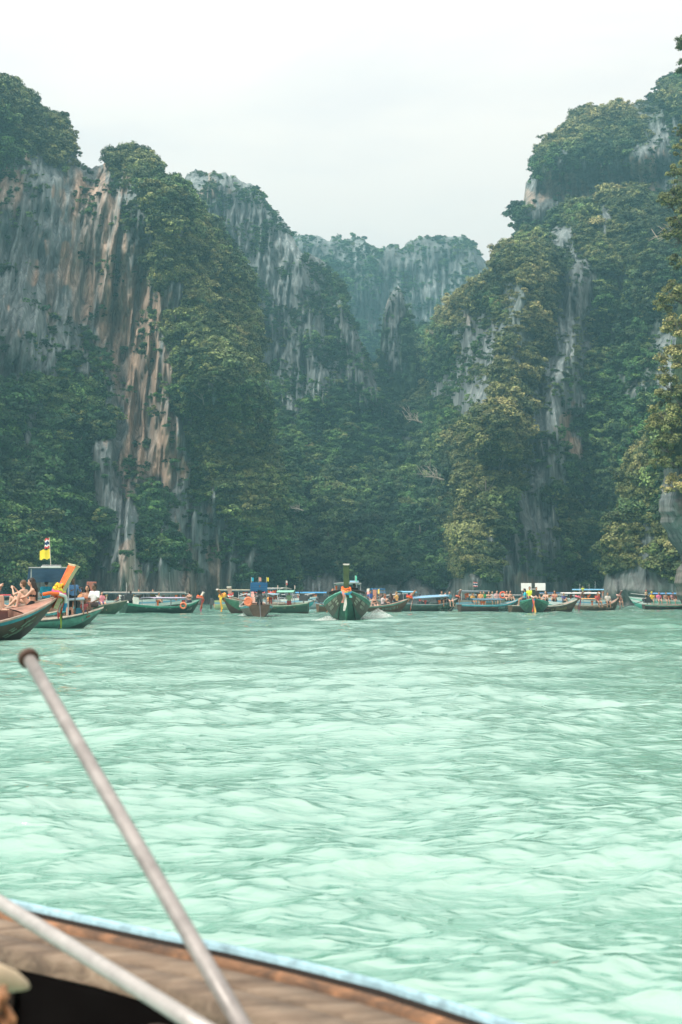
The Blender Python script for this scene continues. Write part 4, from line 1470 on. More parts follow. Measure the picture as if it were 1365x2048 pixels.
# things in it
person('woman with very long dark hair in a black bikini sitting on the foredeck, back turned', at(64, 1218, 40.9), R(190), 'sit_knees', 'fair', None, BLACK, long_=1.35, leg=.12, fine=True, swim=BLACK, scale=1.0)
person('fair skinned woman reclining on the boat deck beyond the long haired woman', at(47, 1216, 42.0), R(165), 'sit_phone', 'fair', None, (.3, .1, .12), hair=(.12, .06, .03), leg=.12, fine=True, swim=(.4, .12, .15), scale=.92, long_=0)
p_arm = person('person at the left frame edge holding a camera up, only a bare forearm showing', at(-24, 1218, 40.0), R(0), 'sit_phone', 'fair', (.5, .5, .5), BLACK, fine=True)
tag(MB().box(at(-2, 1172, 40.0), (.06, .14, .09)).build('camera_body', MW(BLACK, .4, .1)), 'small black camera held up at the left edge of the photo', 'camera')

# B: second near boat, behind A
B_, hB = longtail('longtail_boat', 'pale teal boat crowded with tourists just behind the orange prow', LT, 208, 53.5, 14, L=8.5, B=2.2,
                  hullkw=dict(free=.32, bow=.80, stern=.6, flare=.5, full=1.9, bexp=3.0), colors=dict(hull=(.10, .27, .22), lower=(.05, .10, .08), stripe=(.05, .10, .09), rail=(.55, .46, .38), inside=(.30, .22, .15), deck=(.6, .45, .35), floor=(.35, .22, .13)))
cb = canopy(B_, 2.55, 3.5, 1.2, 1.08, MW((.42, .56, .66), .5, .15), rise=.06, posts=2, base=.3, z1=1.12)
cb2 = MB()
P = [[Vector((x, y, 2.24 - .38 * (1 - (x - 2.25) / .9 * 0) * ((y + .9) / 1.9) * 1.4)) for x in (1.45, 1.9, 2.25, 2.6, 3.0)] for y in (-.95, -.4, .2, .8)]
cb2.grid(P); cb2.grid([[p - Vector((0, 0, .035)) for p in reversed(r)] for r in P])
cs = cb2.build('sun_shade', MW((.03, .09, .22), .6, .3), B_)
MB().tube([(1.45, -.95, 2.25), (3.0, -.95, 2.25)], .025).tube([(1.45, .8, 1.78), (3.0, .8, 1.78)], .025).tube([(1.55, -.8, .4), (1.55, -.9, 2.25)], .025).tube([(2.9, -.8, .4), (2.9, -.9, 2.25)], .025).tube(
    [(1.6, .7, .4), (1.6, .8, 1.78)], .025).tube([(1.9, -.95, 2.25), (1.95, -.95, 2.34), (2.6, -.95, 2.34), (2.65, -.95, 2.25)], .02).build('shade_frame', MW(GREY, .4, .2), B_)
MB().box((2.25, -.9, 2.28), (.7, .3, .06)).build('life_ring_box', W_, B_)
flagpole(B_, 2.25, -.95, 2.25, 1.12, [(.98, THAI, .26, .36, (-.7, .3)), (.60, [YELLOW], .38, .34, (-1, .2))], lean=-.07)
person('boatman in a blue patterned shirt and black trousers standing on the teal boat', Vector((at(146, 1236, 53.0).x, 53.0, .40)), R(-60), 'stand_reach', 'dark', (.10, .22, .42), BLACK, fine=True, leg=1.8, sleeve=1.5, scale=.88)
person('person in a cyan shirt sitting under the dark blue sun shade', Vector((at(93, 1203, 53.8).x, 53.8, 1.0)), R(95), 'sit_bench', 'tan', (.03, .38, .55), DKGREY, fine=True, scale=.95)
person('smiling woman with dark hair sitting before the pink prow plank', Vector((at(175, 1212, 54.2).x, 54.2, .78)), R(-95), 'sit_bench', 'tan', None, (.2, .05, .05), fine=True, long_=.6, swim=(.55, .2, .1), leg=.4, scale=.95)
person('bearded man in a white t-shirt sitting at the end of the teal boat', Vector((at(189, 1215, 53.4).x, 53.4, .80)), R(-120), 'sit_bench', 'dark', (.75, .75, .74), (.08, .05, .05), fine=True, leg=.9, scale=1.0)
person('woman leaning forward behind the boatman with tied dark hair', Vector((at(163, 1214, 54.6).x, 54.6, .74)), R(-150), 'sit_knees', 'tan', (.55, .25, .10), (.1, .1, .1), fine=True, scale=.92)
person('passenger in grey top whose bare legs hang into the teal boat', Vector((at(127, 1216, 53.0).x, 53.0, .66)), R(-40), 'sit_bench', 'fair', (.5, .42, .42), (.55, .5, .5), fine=True, scale=.9, leg=.5)
person('barefoot child with dark hair sitting low between two passengers on the teal boat', Vector((at(170, 1226, 53.0).x, 53.0, .5)), R(-75), 'sit_knees', 'dark', (.4, .1, .1), (.05, .1, .2), scale=.7)
tag(MB().box(at(161, 1225, 53.1), (.30, .3, .34), taper=(.85, .9)).tube([at(158, 1219, 53.1), at(161, 1215, 53.1), at(164, 1219, 53.1)], .015).build('cooler_bag', MW((.03, .22, .32), .7, .3)), 'teal cooler bag standing on the side of the crowded boat', 'bag')
tag(MB().box(at(174, 1224, 53.3), (.28, .3, .36)).box(at(174, 1214.5, 53.3), (.30, .32, .04)).build('crate', MW((.10, .15, .22), .6, .3)), 'dark blue plastic crate beside the teal cooler bag', 'crate')
tag(MB().tube([at(150.5, 1150, 52.6), at(150.5, 1236, 52.6)], .022, 6).build('pole', MW(DKGREY, .4, .2)), 'dark upright pole standing before the boatman in blue', 'pole')

# behind B: boat with the pink prow plank
C_, hC = longtail('longtail_boat', 'boat hidden behind the tourists with only its pink prow plank standing up', LT, 181, 62.0, -62, L=8, B=1.8,
                  hullkw=dict(free=.45, bow=1.05), colors=dict(hull=DKBROWN, rail=CREAM), pr=dict(length=1.15, lean=6, w0=.26, w1=.42, th=.08, mat=MW((.58, .16, .12), .6, .3), back=MW((.60, .19, .15), .6, .3)))

# red-roofed boat far left
speedboat('far motor boat with a red canopy near the left edge', SPD, 22, 100, 10, L=7, B=2.2, roofc=(.75, .06, .08), roofz=1.25, hullc=(.4, .42, .42), antennas=1)

# C: dark green stern, arched canopy
D_, hD = longtail('longtail_boat', 'dark green boat with a low arched canopy right of the bearded man', LT, 256, 96, 25, L=9, B=1.9, hullkw=dict(free=.5, bow=.95), colors=dict(hull=(.05, .09, .05), lower=DKGREEN, stripe=(.08, .12, .08), rail=(.2, .22, .16), inside=DKBROWN))
canopy(D_, -3.2, -.8, 1.7, 1.15, MW((.08, .10, .09), .6, .3), rise=.35, posts=2)
person('boatman in pale clothes bending over the dark green boat', seat(D_, hD, .68, 0, .05), R(200), 'sit_knees', 'tan', (.5, .52, .5), GREY, scale=.95)
person('passenger with pink shirt by the stem of the dark green boat', seat(D_, hD, .80, 0, .12), R(-60), 'sit_bench', 'fair', (.7, .25, .3), (.1, .08, .2))

# white excursion boat with long canopy and draped cloth
E_ = speedboat('white excursion boat with a long cream canopy and white cloth hanging at its side', SPD, 288, 122, 8, L=7.4, B=2.8, roofc=(.66, .63, .56), roofz=1.5, rx=(.02, .98), lower=(.12, .42, .36), hullc=(.70, .72, .70), antennas=1)
tv = MB(); P = []
for j in range(7):
    P.append([Vector((-2.1 + .28 * i + .05 * math.sin(j * 1.3 + i), -1.5 - .10 * math.sin(i * 1.7 + j * .6) - .1 * j / 6, 1.35 - .18 * j - .04 * i)) for i in range(7)])
tv.grid(P); tv.build('hanging_cloth', MW((.72, .70, .64), .8, .15), E_, smooth=True)
for i, (x, c, l) in enumerate(((278, (.7, .68, .66), 'tiny figure in pale shirt standing on the cream canopy'), (306, (.75, .55, .05), 'person in a yellow top on the end of the cream canopy'))):
    person(l, at(x, 1197 if i else 1197, 122), R(-90), 'sit_bench', 'tan', c, DKGREY, scale=.9)

# D: green boat pointing right
F_, hF = longtail('longtail_boat', 'dark green long-tail boat with pale prow pointing right and lilac roof', LT, 400, 104, 48, L=7.2, B=1.8,
                  hullkw=dict(free=.5, bow=1.0), colors=dict(hull=(.015, .055, .035), lower=(.012, .04, .025), stripe=(.03, .25, .16), rail=(.10, .33, .24), inside=DKBROWN, deck=(.2, .3, .25)),
                  pr=dict(length=.95, lean=26, w0=.12, w1=.2, mat=MW((.45, .43, .36), .6, .3), cap=W_))
canopy(F_, -1.4, 1.7, 1.6, 1.08, MW((.42, .38, .50), .6, .2), rise=.08, posts=3)
engine(F_, hF, 2.6)
lettering(F_, hF, -1, [(.76, .84, .55, .16)], MW((.5, .52, .42), .6, .2), 5)
garland(F_, hF, 'pink and orange ribbons hanging from the pale prow of the dark green boat', [ORANGE, PINK], [(HOTPINK, .9, 0), (PINK, .8, .08), (ORANGE, .7, -.08)], 1.2)
person('dark silhouetted boatman standing at the stern of the lilac roofed boat', seat(F_, hF, .10, 0, -.3), R(70), 'stand_drive', 'dark', (.03, .05, .05), BLACK, leg=1.8, scale=.8)
person('passenger near the pale prow of the dark green boat', seat(F_, hF, .86, 0, .10), R(120), 'sit_knees', 'fair', None, (.05, .05, .08), leg=.3, swim=BLACK)
tag(MB().tube([(at(367, 1211, 101) + Vector((.2 * math.cos(a / 12 * 6.283), 0, .2 * math.sin(a / 12 * 6.283)))) for a in range(13)], .065, 6, cap=False).build('life_ring', MW((.80, .22, .10), .6, .2), smooth=True), 'orange life ring on the side of the lilac roofed boat', 'life ring')

# swimmer in red vest
person('swimmer in a red life vest with only head and shoulders above water', Vector((at(433, 1214, 150).x, 150, -.25)), R(-90), 'sit_phone', 'fair', (.75, .10, .08), RED, scale=1.15)

# E: brown and green boat pointing left toward us
G_, hG = longtail('longtail_boat', 'green bellied long-tail boat with rust orange prow curving up to the left', LT, 446, 98, -128, L=8.5, B=2.0,
                  hullkw=dict(free=.65, bow=1.15, flare=.8), colors=dict(hull=(.07, .20, .12), lower=(.10, .06, .04), stripe=(.15, .3, .2), rail=(.45, .42, .33), deck=(.6, .5, .4)),
                  pr=dict(length=1.1, lean=38, w0=.14, w1=.2, mat=MW((.30, .10, .04), .6, .4), cap=MW((.5, .45, .4), .6, .2)))
garland(G_, hG, 'yellow orange flower garland hanging on the rust orange prow', [(.80, .33, .05), (.8, .45, .05)], [((.85, .35, .04), 1.0, 0), (YELLOW, .8, .08)], 1.2)
H_, hH = longtail('longtail_boat', 'boat with a curved pale pink prow right beside the rust orange prow', LT, 462, 106, -112, L=8.5, B=1.9,
                  hullkw=dict(free=.7, bow=1.2), colors=dict(hull=(.5, .42, .36), lower=(.2, .28, .22), stripe=(.6, .2, .12), rail=(.6, .5, .42), deck=(.65, .5, .42)),
                  pr=dict(length=1.1, lean=16, w0=.2, w1=.36, mat=MW((.62, .32, .27), .6, .3), back=MW((.62, .36, .3), .6, .2), cap=MW((.65, .6, .52), .6, .2)))
garland(H_, hH, 'red and white ribbons on the curved pale pink prow', [RED, (.7, .68, .65)], [(RED, .5, 0)], 1.0)
speedboat('yellow cabin boat behind the pink and rust prows', SPD, 480, 130, 5, L=4.6, B=2.2, hullc=(.55, .58, .32), lower=(.4, .45, .3), roofc=(.70, .66, .45), roofz=1.75, antennas=0, rx=(.05, .9))

# F: stern towards us, dark blue canopy, spray
I_, hI = longtail('longtail_boat', 'long-tail boat seen from the stern under a raised dark blue roof with three small flags', LT, 512, 88, 96, anchor='mid', L=9, B=2.0,
                  hullkw=dict(free=.6, bow=1.2, stern=.72), colors=dict(hull=(.09, .06, .04), rail=(.4, .38, .33), inside=BROWN), pr=dict(length=1.1, lean=20, mat=MW((.7, .3, .25), .6, .3)))
canopy(I_, -4.1, -3.3, 1.0, 2.02, MW((.02, .13, .30), .5, .2), rise=.02, posts=2, z1=1.52, thick=.04)
mp = MB()
for k in range(5):
    mp.box((-4.14, 0, 1.58 + .10 * k), (.02, .98 if k != 2 else .9, .015))
mp.build('roof_ribs', MW((.05, .25, .45), .5, .1), I_)
MB().quad([(-4.12, -.5, 1.50), (-4.12, .5, 1.50), (-4.12, .5, 2.02), (-4.12, -.5, 2.02)]).build('roof_back', MW((.02, .11, .27), .5, .2), I_)
canopy(I_, -2.6, 2.0, 2.0, 1.28, MW((.40, .42, .42), .6, .2), rise=.14, posts=3)
for y, c in ((.45, (.04, .45, .65)), (0, (.75, .35, .3)), (-.45, (.85, .65, .05))):
    flagpole(I_, -4.1, y, 2.0, .34, [(.98, [c], .16, .22, (.1, -.9))])
engine(I_, hI, 2.4)
person('boatman in black by the engine below the dark blue roof', seat(I_, hI, .05, -.05, -.1), R(-80), 'stand_drive', 'dark', BLACK, BLACK, leg=1.8, scale=.85)
tag(MB().tube([(at(497, 1203, 82.0) + Vector((.2 * math.cos(a / 12 * 6.283), 0, .23 * math.sin(a / 12 * 6.283)))) for a in range(13)], .07, 6, cap=False).build('life_ring', MW((.82, .24, .12), .6, .2), smooth=True), 'orange life ring left of the boatman in black', 'life ring')
tag(MB().box(at(497, 1203, 82.3), (.3, .1, .34)).build('life_vest', MW((.80, .25, .12), .8, .3)), 'orange life vest hanging inside the ring by the boatman in black', 'life vest')

# G: green boat with green sunshade
J_, hJ = longtail('longtail_boat', 'low green boat with a small mint sunshade, engine end at right', LT, 553, 101, 176, anchor='mid', L=4.6, B=1.7,
                  hullkw=dict(free=.55, bow=.75, stern=.75), colors=dict(hull=(.03, .075, .05), lower=DKBROWN, stripe=(.06, .15, .10), rail=(.25, .35, .25), inside=DKBROWN))
canopy(J_, -1.3, -.1, 1.3, 1.52, MW((.20, .48, .36), .6, .15), rise=.12, posts=2)
flagpole(J_, -.7, 0, 1.6, .75, [(.98, [(.8, .7, .68), RED], .16, .3, (-.7, -.2))])
for y in (-.55, .55):
    flagpole(J_, -.7 + y, y, 1.5, .5, [(.98, [(.8, .6, .58)], .1, .22, (-.7, -.2))])
engine(J_, hJ, 2.4)
person('boatman in a green shirt standing beneath the mint sunshade', seat(J_, hJ, .30, 0, -.35), R(-100), 'stand_drive', 'tan', (.30, .45, .28), (.35, .08, .08), scale=.85, leg=1.5)
for i, (x, Y, c, l) in enumerate(((523, 135, (.75, .08, .10), 'far small boat with a red canopy'), (534, 128, (.30, .50, .62), 'far small boat with a pale blue canopy behind the green one'))):
    speedboat(l, SPD, x, Y, 172, L=3.4, B=1.6, roofc=c, roofz=1.4 if i else 1.55, hullc=(.35, .4, .42), antennas=0)
speedboat('white speedboat with a slanted arch right of the mint sunshade', SPD, 573, 128, -32, L=5.6, B=2.2, roofc=(.66, .64, .6), roofz=1.9, hullc=(.72, .73, .72), rx=(.1, .5), antennas=0)
speedboat('grey white speedboat with a flat blue roof left of the big head-on boat', SPD, 614, 138, 168, L=6.6, B=2.4, roofc=(.05, .28, .55), roofz=1.55, hullc=(.45, .50, .53), lower=(.25, .3, .33), rx=(.1, .8))

# I: the main boat, head on
M_, hM = longtail('longtail_boat', 'big green and brown long-tail boat heading straight at the camera in the middle', LT, 693, 70.4, -90.8, L=10.5, B=2.42, pitch=1.6,
                  hullkw=dict(free=.78, bow=1.38, stern=.85, flare=.62, full=1.5, depth=.45), colors=dict(hull=(.06, .05, .028), lower=(.016, .10, .065), stripe=(.03, .17, .11), rail=(.12, .38, .28), inside=DKBROWN, deck=(.15, .13, .1)),
                  pr=dict(length=1.62, lean=8, w0=.25, w1=.30, th=.16, mat=MW((.06, .09, .035), .6, .35), back=MW((.06, .09, .035), .6, .35), cap=MW((.62, .58, .52), .6, .15)))
for side in (1, -1):
    lettering(M_, hM, side, [(.885, .935, .74, .085), (.90, .93, .62, .075), (.905, .93, .50, .07), (.80, .865, .74, .095), (.79, .87, .60, .09)], MW((.58, .62, .50), .6, .1), 11 + side)
MB().tube([hM.pt(t, 0, 0) + Vector((.04, 0, 0)) for t in (.80, .85, .9, .95, 1.0)], .05, 6).build('stem_post', MW((.04, .18, .11), .5, .4), M_)
mw = MB()
for side in (1, -1):
    mw.tube([hM.pt(t, v, side, .03) for t, v in ((.93, .40), (.90, .36), (.86, .30), (.80, .28), (.7, .3), (.5, .34))], .028, 5)
mw.build('rubbing_strake', MW((.025, .03, .02), .5, .3), M_, smooth=True)
canopy(M_, -4.6, -2.3, 1.5, 2.0, MW((.50, .52, .53), .4, .15), rise=.05, posts=3, base=.8)
canopy(M_, -2.0, 2.6, 2.05, 1.40, MW((.05, .05, .05), .6, .3), rise=.14, posts=4, base=.8, z1=1.36)
MB().box((-3.6, .35, 2.13), (.25, .5, .1)).build('roof_box', MW((.3, .55, .68), .5, .1), M_)
flagpole(M_, -3.4, .4, 2.05, .42, [(.98, [(.1, .5, .35)], .12, .3, (.1, .8))])
gM = garland(M_, hM, 'thick orange, blue and yellow garland round the tall prow of the head-on boat', [ORANGE, (.85, .28, .12), (.05, .30, .55)], [((.80, .30, .25), .55, -.16), (YELLOW, .35, -.02), ((.15, .6, .5), .3, .18), ((.62, .6, .55), .95, -.08)], 1.15, up=-.04)
person('boatman in black standing under the grey roof of the head-on boat', seat(M_, hM, .16, .35, -.25), R(-90), 'stand_drive', 'dark', BLACK, BLACK, leg=1.8, scale=.95)
person('shirtless passenger leaning at the left side of the head-on boat', seat(M_, hM, .55, -.75, .05), R(-110), 'sit_bench', 'tan', (.5, .4, .35), DKGREY, hair=(.2, .12, .08))

# J: brown boat crossing behind the main one, bow right
N_, hN = longtail('longtail_boat', 'brown boat with seated passengers and wooden prow rising right of the head-on boat', LT, 819, 112, 14, L=7.4, B=1.8,
                  hullkw=dict(free=.45, bow=1.05, stern=.6), colors=dict(hull=(.14, .075, .04), lower=(.10, .05, .03), stripe=(.12, .30, .26), rail=(.40, .32, .25), inside=DKBROWN),
                  pr=dict(length=1.15, lean=32, w0=.22, w1=.34, mat=MW((.30, .14, .07), .6, .4), back=MW((.33, .17, .09), .6, .3)))
engine(N_, hN, 3.6)
lettering(N_, hN, -1, [(.68, .86, .52, .20)], MW((.3, .5, .42), .6, .2), 21)
garland(N_, hN, 'orange red ribbons on the wooden prow right of the head-on boat', [RED, ORANGE], [(ORANGE, .95, 0), (PINK, .9, .08), ((.7, .7, .66), .8, -.08)], 1.15)
for t, y, yaw, kd, tp, hr, lab, ln in ((.80, .1, 150, 'sit_knees', (.10, .07, .06), (.02, .015, .01), 'person with long dark hair closest to the wooden prow', .9), (.70, -.2, 20, 'sit_knees', (.6, .5, .5), (.05, .03, .02), 'bowed passenger in a pale top on the brown boat', 0),
                                       (.62, .2, -60, 'sit_bench', None, (.10, .05, .02), 'bare shouldered passenger third from the wooden prow', 0), (.50, -.1, -80, 'sit_bench', (.04, .05, .05), (.02, .02, .02), 'passenger in black on the middle of the brown boat', 0),
                                       (.87, .25, 160, 'sit_knees', (.72, .45, .15), (.3, .2, .1), 'passenger in mustard yellow tucked by the wooden prow', 0)):
    person(lab, seat(N_, hN, t, y, .05), R(yaw), kd, 'fair', tp, DKGREY, hair=hr, long_=ln, swim=BLACK if tp is None else None)

speedboat('speedboat with long flat blue roof behind the brown boat', SPD, 742, 128, 6, L=6.2, B=2.2, roofc=(.06, .28, .55), roofz=1.55, hullc=(.5, .58, .6), antennas=1)
O_, hO = longtail('longtail_boat', 'boat with a straight salmon pink prow plank behind the brown boat', LT, 750, 124, -94, L=8, B=1.9, hullkw=dict(free=.55, bow=1.0),
                  colors=dict(hull=(.65, .35, .3), rail=(.7, .65, .6), deck=(.7, .45, .38)), pr=dict(length=1.15, lean=6, w0=.26, w1=.34, mat=MW((.75, .28, .20), .6, .2), back=MW((.75, .28, .20), .6, .2)))
person('person in blue sitting under the flat blue roof', at(741, 1201, 127), R(-70), 'sit_bench', 'tan', (.05, .12, .40), NAVY)
MBf = flagpole(O_, 1.5, -.6, .6, 1.35, [(.98, [(.7, .66, .6), (.8, .35, .3)], .3, .5, (-.3, -.8))])
MBf = flagpole(O_, 1.5, .3, .6, 1.30, [(.98, [(.8, .6, .15)], .2, .4, (-.3, -.8))])
speedboat('small boat with a square blue cabin by the salmon prow', SPD, 761, 134, 15, L=3.0, B=1.5, roofc=(.04, .25, .55), roofz=1.85, hullc=(.3, .36, .4), antennas=0, rx=(.2, .6))

# far dark boats with people
P_, hP = longtail('longtail_boat', 'far dark boat full of people between the wooden prow and the next canopy boat', LT, 862, 150, 8, L=5.6, B=1.9, hullkw=dict(free=.55, bow=.75), colors=dict(hull=(.03, .07, .09), rail=(.1, .13, .14), stripe=DKGREY, inside=BLACK))
for k in range(5):
    person(['far passenger in white at left of the dark boat', 'far passenger in a grey top on the dark boat', 'far passenger in beige on the dark boat', 'far standing passenger on the dark boat', 'far passenger in red near the bow of the dark boat'][k],
           seat(P_, hP, .12 + .17 * k, .1 * (-1) ** k, .05 if k != 3 else -.3), R(-90 + 25 * k), 'sit_bench' if k != 3 else 'stand', ['fair', 'tan', 'fair', 'fair', 'tan'][k], [(.7, .7, .7), (.3, .3, .32), (.5, .4, .3), (.6, .3, .25), (.6, .1, .1)][k], DKGREY, group='passengers on the far dark boat')

# K
K_, hK = longtail('longtail_boat', 'grey green boat with long blue canopy and small blue roof, dark prow', LT, 916, 118, 22, L=5.6, B=1.9, hullkw=dict(free=.55, bow=1.05, stern=.75),
                  colors=dict(hull=(.06, .09, .07), lower=(.05, .06, .05), stripe=(.10, .2, .2), rail=(.25, .3, .3), inside=DKBROWN), pr=dict(length=1.1, lean=14, w0=.2, w1=.26, mat=MW((.14, .06, .04), .6, .4), cap=MW((.7, .6, .5), .6, .2)))
canopy(K_, -2.5, -1.2, 1.3, 1.55, MW((.16, .42, .58), .5, .15), rise=.1, posts=2)
canopy(K_, -2.0, 1.6, 1.7, 1.02, MW((.20, .42, .62), .5, .15), rise=.16, posts=3, z1=1.22)
engine(K_, hK, 3.0)
lettering(K_, hK, -1, [(.60, .82, .60, .2), (.64, .8, .36, .15)], MW((.25, .45, .35), .6, .2), 31)
garland(K_, hK, 'orange and pink ribbons on the dark prow of the grey green boat', [(.75, .2, .12)], [(ORANGE, .7, 0), (PINK, .9, .08)], 1.0)
person('pair of hands raised passenger with long brown hair near the dark prow', seat(K_, hK, .80, .1, .05), R(-80), 'sit_phone', 'fair', None, BLACK, long_=.6, swim=BLACK)
rope = MB().tube([(hK.pt(.62, .7, -1, .05)), (hK.pt(.70, .38, -1, .08)), (hK.pt(.78, .28, -1, .1)), (hK.pt(.86, .4, -1, .08)), (hK.pt(.92, .7, -1, .05))], .02, 4)
rope.build('mooring_rope', MW((.5, .48, .4), .8, .2), K_)

# L
L_, hL = longtail('longtail_boat', 'long dark boat with turquoise edge, lettering, and big Thai flag above', LT, 1038, 116, 14, L=5.1, B=1.9, hullkw=dict(free=.5, bow=.95, stern=.55),
                  colors=dict(hull=(.075, .05, .04), lower=(.05, .04, .035), stripe=(.05, .30, .36), rail=(.12, .38, .44), inside=DKBROWN), pr=dict(length=1.0, lean=40, w0=.2, w1=.3, mat=MW((.12, .07, .05), .6, .4)))
lettering(L_, hL, -1, [(.60, .88, .62, .2), (.62, .84, .40, .16)], MW((.35, .55, .52), .6, .2), 41)
canopy(L_, -1.6, .9, 1.5, .95, MW((.04, .16, .26), .5, .15), rise=.1, posts=2)
speedboat('motor boat with a slanted grey roof below the big Thai flag', SPD, 955, 130, 4, L=5.0, B=2.3, roofc=(.35, .42, .48), roofz=1.65, hullc=(.35, .32, .28), lower=(.3, .3, .3), antennas=0)
Q0 = speedboat('long white roofed motor boat behind the turquoise edged boat', SPD, 1000, 142, 2, L=6.6, B=2.3, roofc=(.62, .62, .60), roofz=1.3, hullc=(.4, .45, .48), antennas=0, rx=(.02, .9))
flagpole(Q0, -2.7, -.2, 1.3, 1.35, [(1.0, THAI, .5, .45, (.9, .1))])
tag(MB().tube([(at(1006, 1190, 125) + Vector((.26 * math.cos(a / 12 * 6.283), 0, .26 * math.sin(a / 12 * 6.283)))) for a in range(13)], .08, 6, cap=False).build('life_ring', MW((.85, .16, .08), .6, .2), smooth=True), 'red life ring standing up on the long white roof', 'life ring')
for x, Y, c, lab, kd in ((962, 128, (.6, .3, .12), 'passenger under the slanted grey roof in orange', 'sit_bench'), (978, 128, None, 'bare shouldered passenger right of the slanted roof', 'sit_phone'), (1014, 118.5, None, 'long haired woman sitting in the turquoise edged boat', 'sit_knees'),
                     (994, 118.5, (.6, .4, .4), 'passenger in pink leaning on the blue canopy', 'sit_bench'), (968, 128.5, (.05, .3, .1), 'passenger in green beneath the slanted grey roof', 'sit_bench'), (985, 129, (.6, .6, .6), 'passenger in white between the two canopies', 'sit_bench'), (1022, 119, None, 'bare backed passenger by the bow of the turquoise edged boat', 'sit_back')):
    person(lab, at(x, 1202, Y), R(-100 + x % 40), kd, 'fair', c, DKGREY, swim=BLACK if c is None else None, hair=(.12, .07, .04) if x % 2 else (.02, .015, .01), long_=.5 if c is None else 0, leg=.3)

# M: green boat, head on
R_, hR = longtail('longtail_boat', 'bright green long-tail boat facing the camera with two white panels above', LT, 1068, 103, -97.5, L=9, B=2.25, hullkw=dict(free=.72, bow=1.05, stern=.8, full=1.5, depth=.4),
                  colors=dict(hull=(.018, .10, .06), lower=(.015, .07, .045), stripe=(.06, .25, .16), rail=(.08, .36, .28), inside=DKBROWN, deck=(.1, .15, .12)), pr=dict(length=1.05, lean=8, w0=.20, w1=.26, th=.14, mat=MW((.05, .06, .04), .6, .3), back=MW((.05, .06, .04), .6, .3), cap=MW((.35, .36, .34), .6, .2)))
for side in (1, -1):
    lettering(R_, hR, side, [(.84, .93, .66, .12), (.84, .92, .46, .12)], MW((.12, .28, .16), .6, .2), 50 + side)
for s in (-1, 1):
    MB().box((.3, s * .52 - .02, 1.93), (.05, .78, .56)).build('roof_panel', MW((.78, .78, .76), .5, .06), R_)
    MB().tube([(.3, s * .85, .6), (.3, s * .85, 1.9)], .025).build('panel_post', MW(GREY, .4, .1), R_)
garland(R_, hR, 'red, blue and yellow striped ribbon hanging down the bow of the bright green boat', [(.75, .5, .4)], [((.7, .12, .08), .95, -.06), ((.05, .2, .5), .6, .0), ((.85, .45, .1), 1.1, .06)], 1.0)
engine(R_, hR, 2.0)
for x, yy, Y, tp, kd, lab, yaw in ((1050, 1197, 105, (.04, .42, .52), 'sit_bench', 'person in turquoise shirt at the left of the bright green boat', 180), (1060, 1193, 106, (.65, .75, .05), 'sit_bench', 'person in a neon yellow top behind the green boat prow', -90),
                          (1046, 1190, 108, (.02, .02, .03), 'sit_bench', 'person in black bending at the stern beside the white panel', -30), (1073, 1194, 106, (.04, .04, .04), 'sit_bench', 'dark clothed person right of the green boat prow', -70),
                          (1092, 1201, 107, None, 'sit_knees', 'bare shouldered dark haired woman right of the bright green boat', -120)):
    person(lab, at(x, yy + 4, Y), R(yaw), kd, 'tan' if tp else 'fair', tp, DKGREY, swim=BLACK if tp is None else None, long_=.6 if tp is None else 0, leg=.4)

# N
S_, hS = longtail('longtail_boat', 'brown boat with cream rail and dark prow, right of the bright green one', LT, 1156, 112, 12, L=5.6, B=1.8, hullkw=dict(free=.45, bow=1.0, stern=.5),
                  colors=dict(hull=(.09, .06, .035), lower=(.06, .04, .03), stripe=(.10, .10, .07), rail=(.42, .45, .38), inside=DKBROWN), pr=dict(length=1.05, lean=32, w0=.18, w1=.3, mat=MW((.13, .07, .04), .6, .4), cap=MW((.6, .5, .4), .6, .2)))
lettering(S_, hS, -1, [(.56, .8, .55, .2)], MW((.40, .36, .18), .6, .2), 61)
garland(S_, hS, 'bright pink ribbons on the dark prow right of the bright green boat', [(.8, .2, .25)], [(HOTPINK, 1.0, 0), (PINK, .8, .1), ((.1, .1, .3), .9, .16)], 1.1)
for k, (t, tp, lab) in enumerate(((.30, None, 'bare backed passenger at left in the cream railed boat'), (.44, None, 'bare shouldered passenger in the middle of the cream railed boat'), (.54, None, 'fair passenger nearest the dark prow of the cream railed boat'))):
    person(lab, seat(S_, hS, t, .1, .08), R(60 + 70 * k), 'sit_bench', 'fair', tp, (.1, .1, .1), swim=(.6, .1, .1) if k else None, long_=.5 * k, hair=(.15, .09, .05))
speedboat('white speedboat with long white roof behind the cream railed boat', SPD, 1150, 136, 176, L=6.6, B=2.5, roofc=(.72, .72, .72), roofz=1.5, hullc=(.70, .72, .72), lower=(.15, .42, .38), antennas=2)
speedboat('white speedboat with a blue roof behind the dark prow', SPD, 1168, 150, 170, L=6.0, B=2.5, roofc=(.15, .40, .60), roofz=1.9, hullc=(.62, .68, .68), lower=(.15, .42, .38), antennas=1)
speedboat('far blue covered boat beyond the bright green boat', SPD, 1110, 155, 2, L=6.0, B=2.4, roofc=(.08, .22, .48), roofz=1.55, hullc=(.4, .45, .5), antennas=0, rx=(.02, .95))
person('tiny standing figure with raised arms on the white roof', at(1166, 1192, 148), R(-90), 'stand_reach', 'fair', (.55, .65, .1), DKGREY, scale=.6)

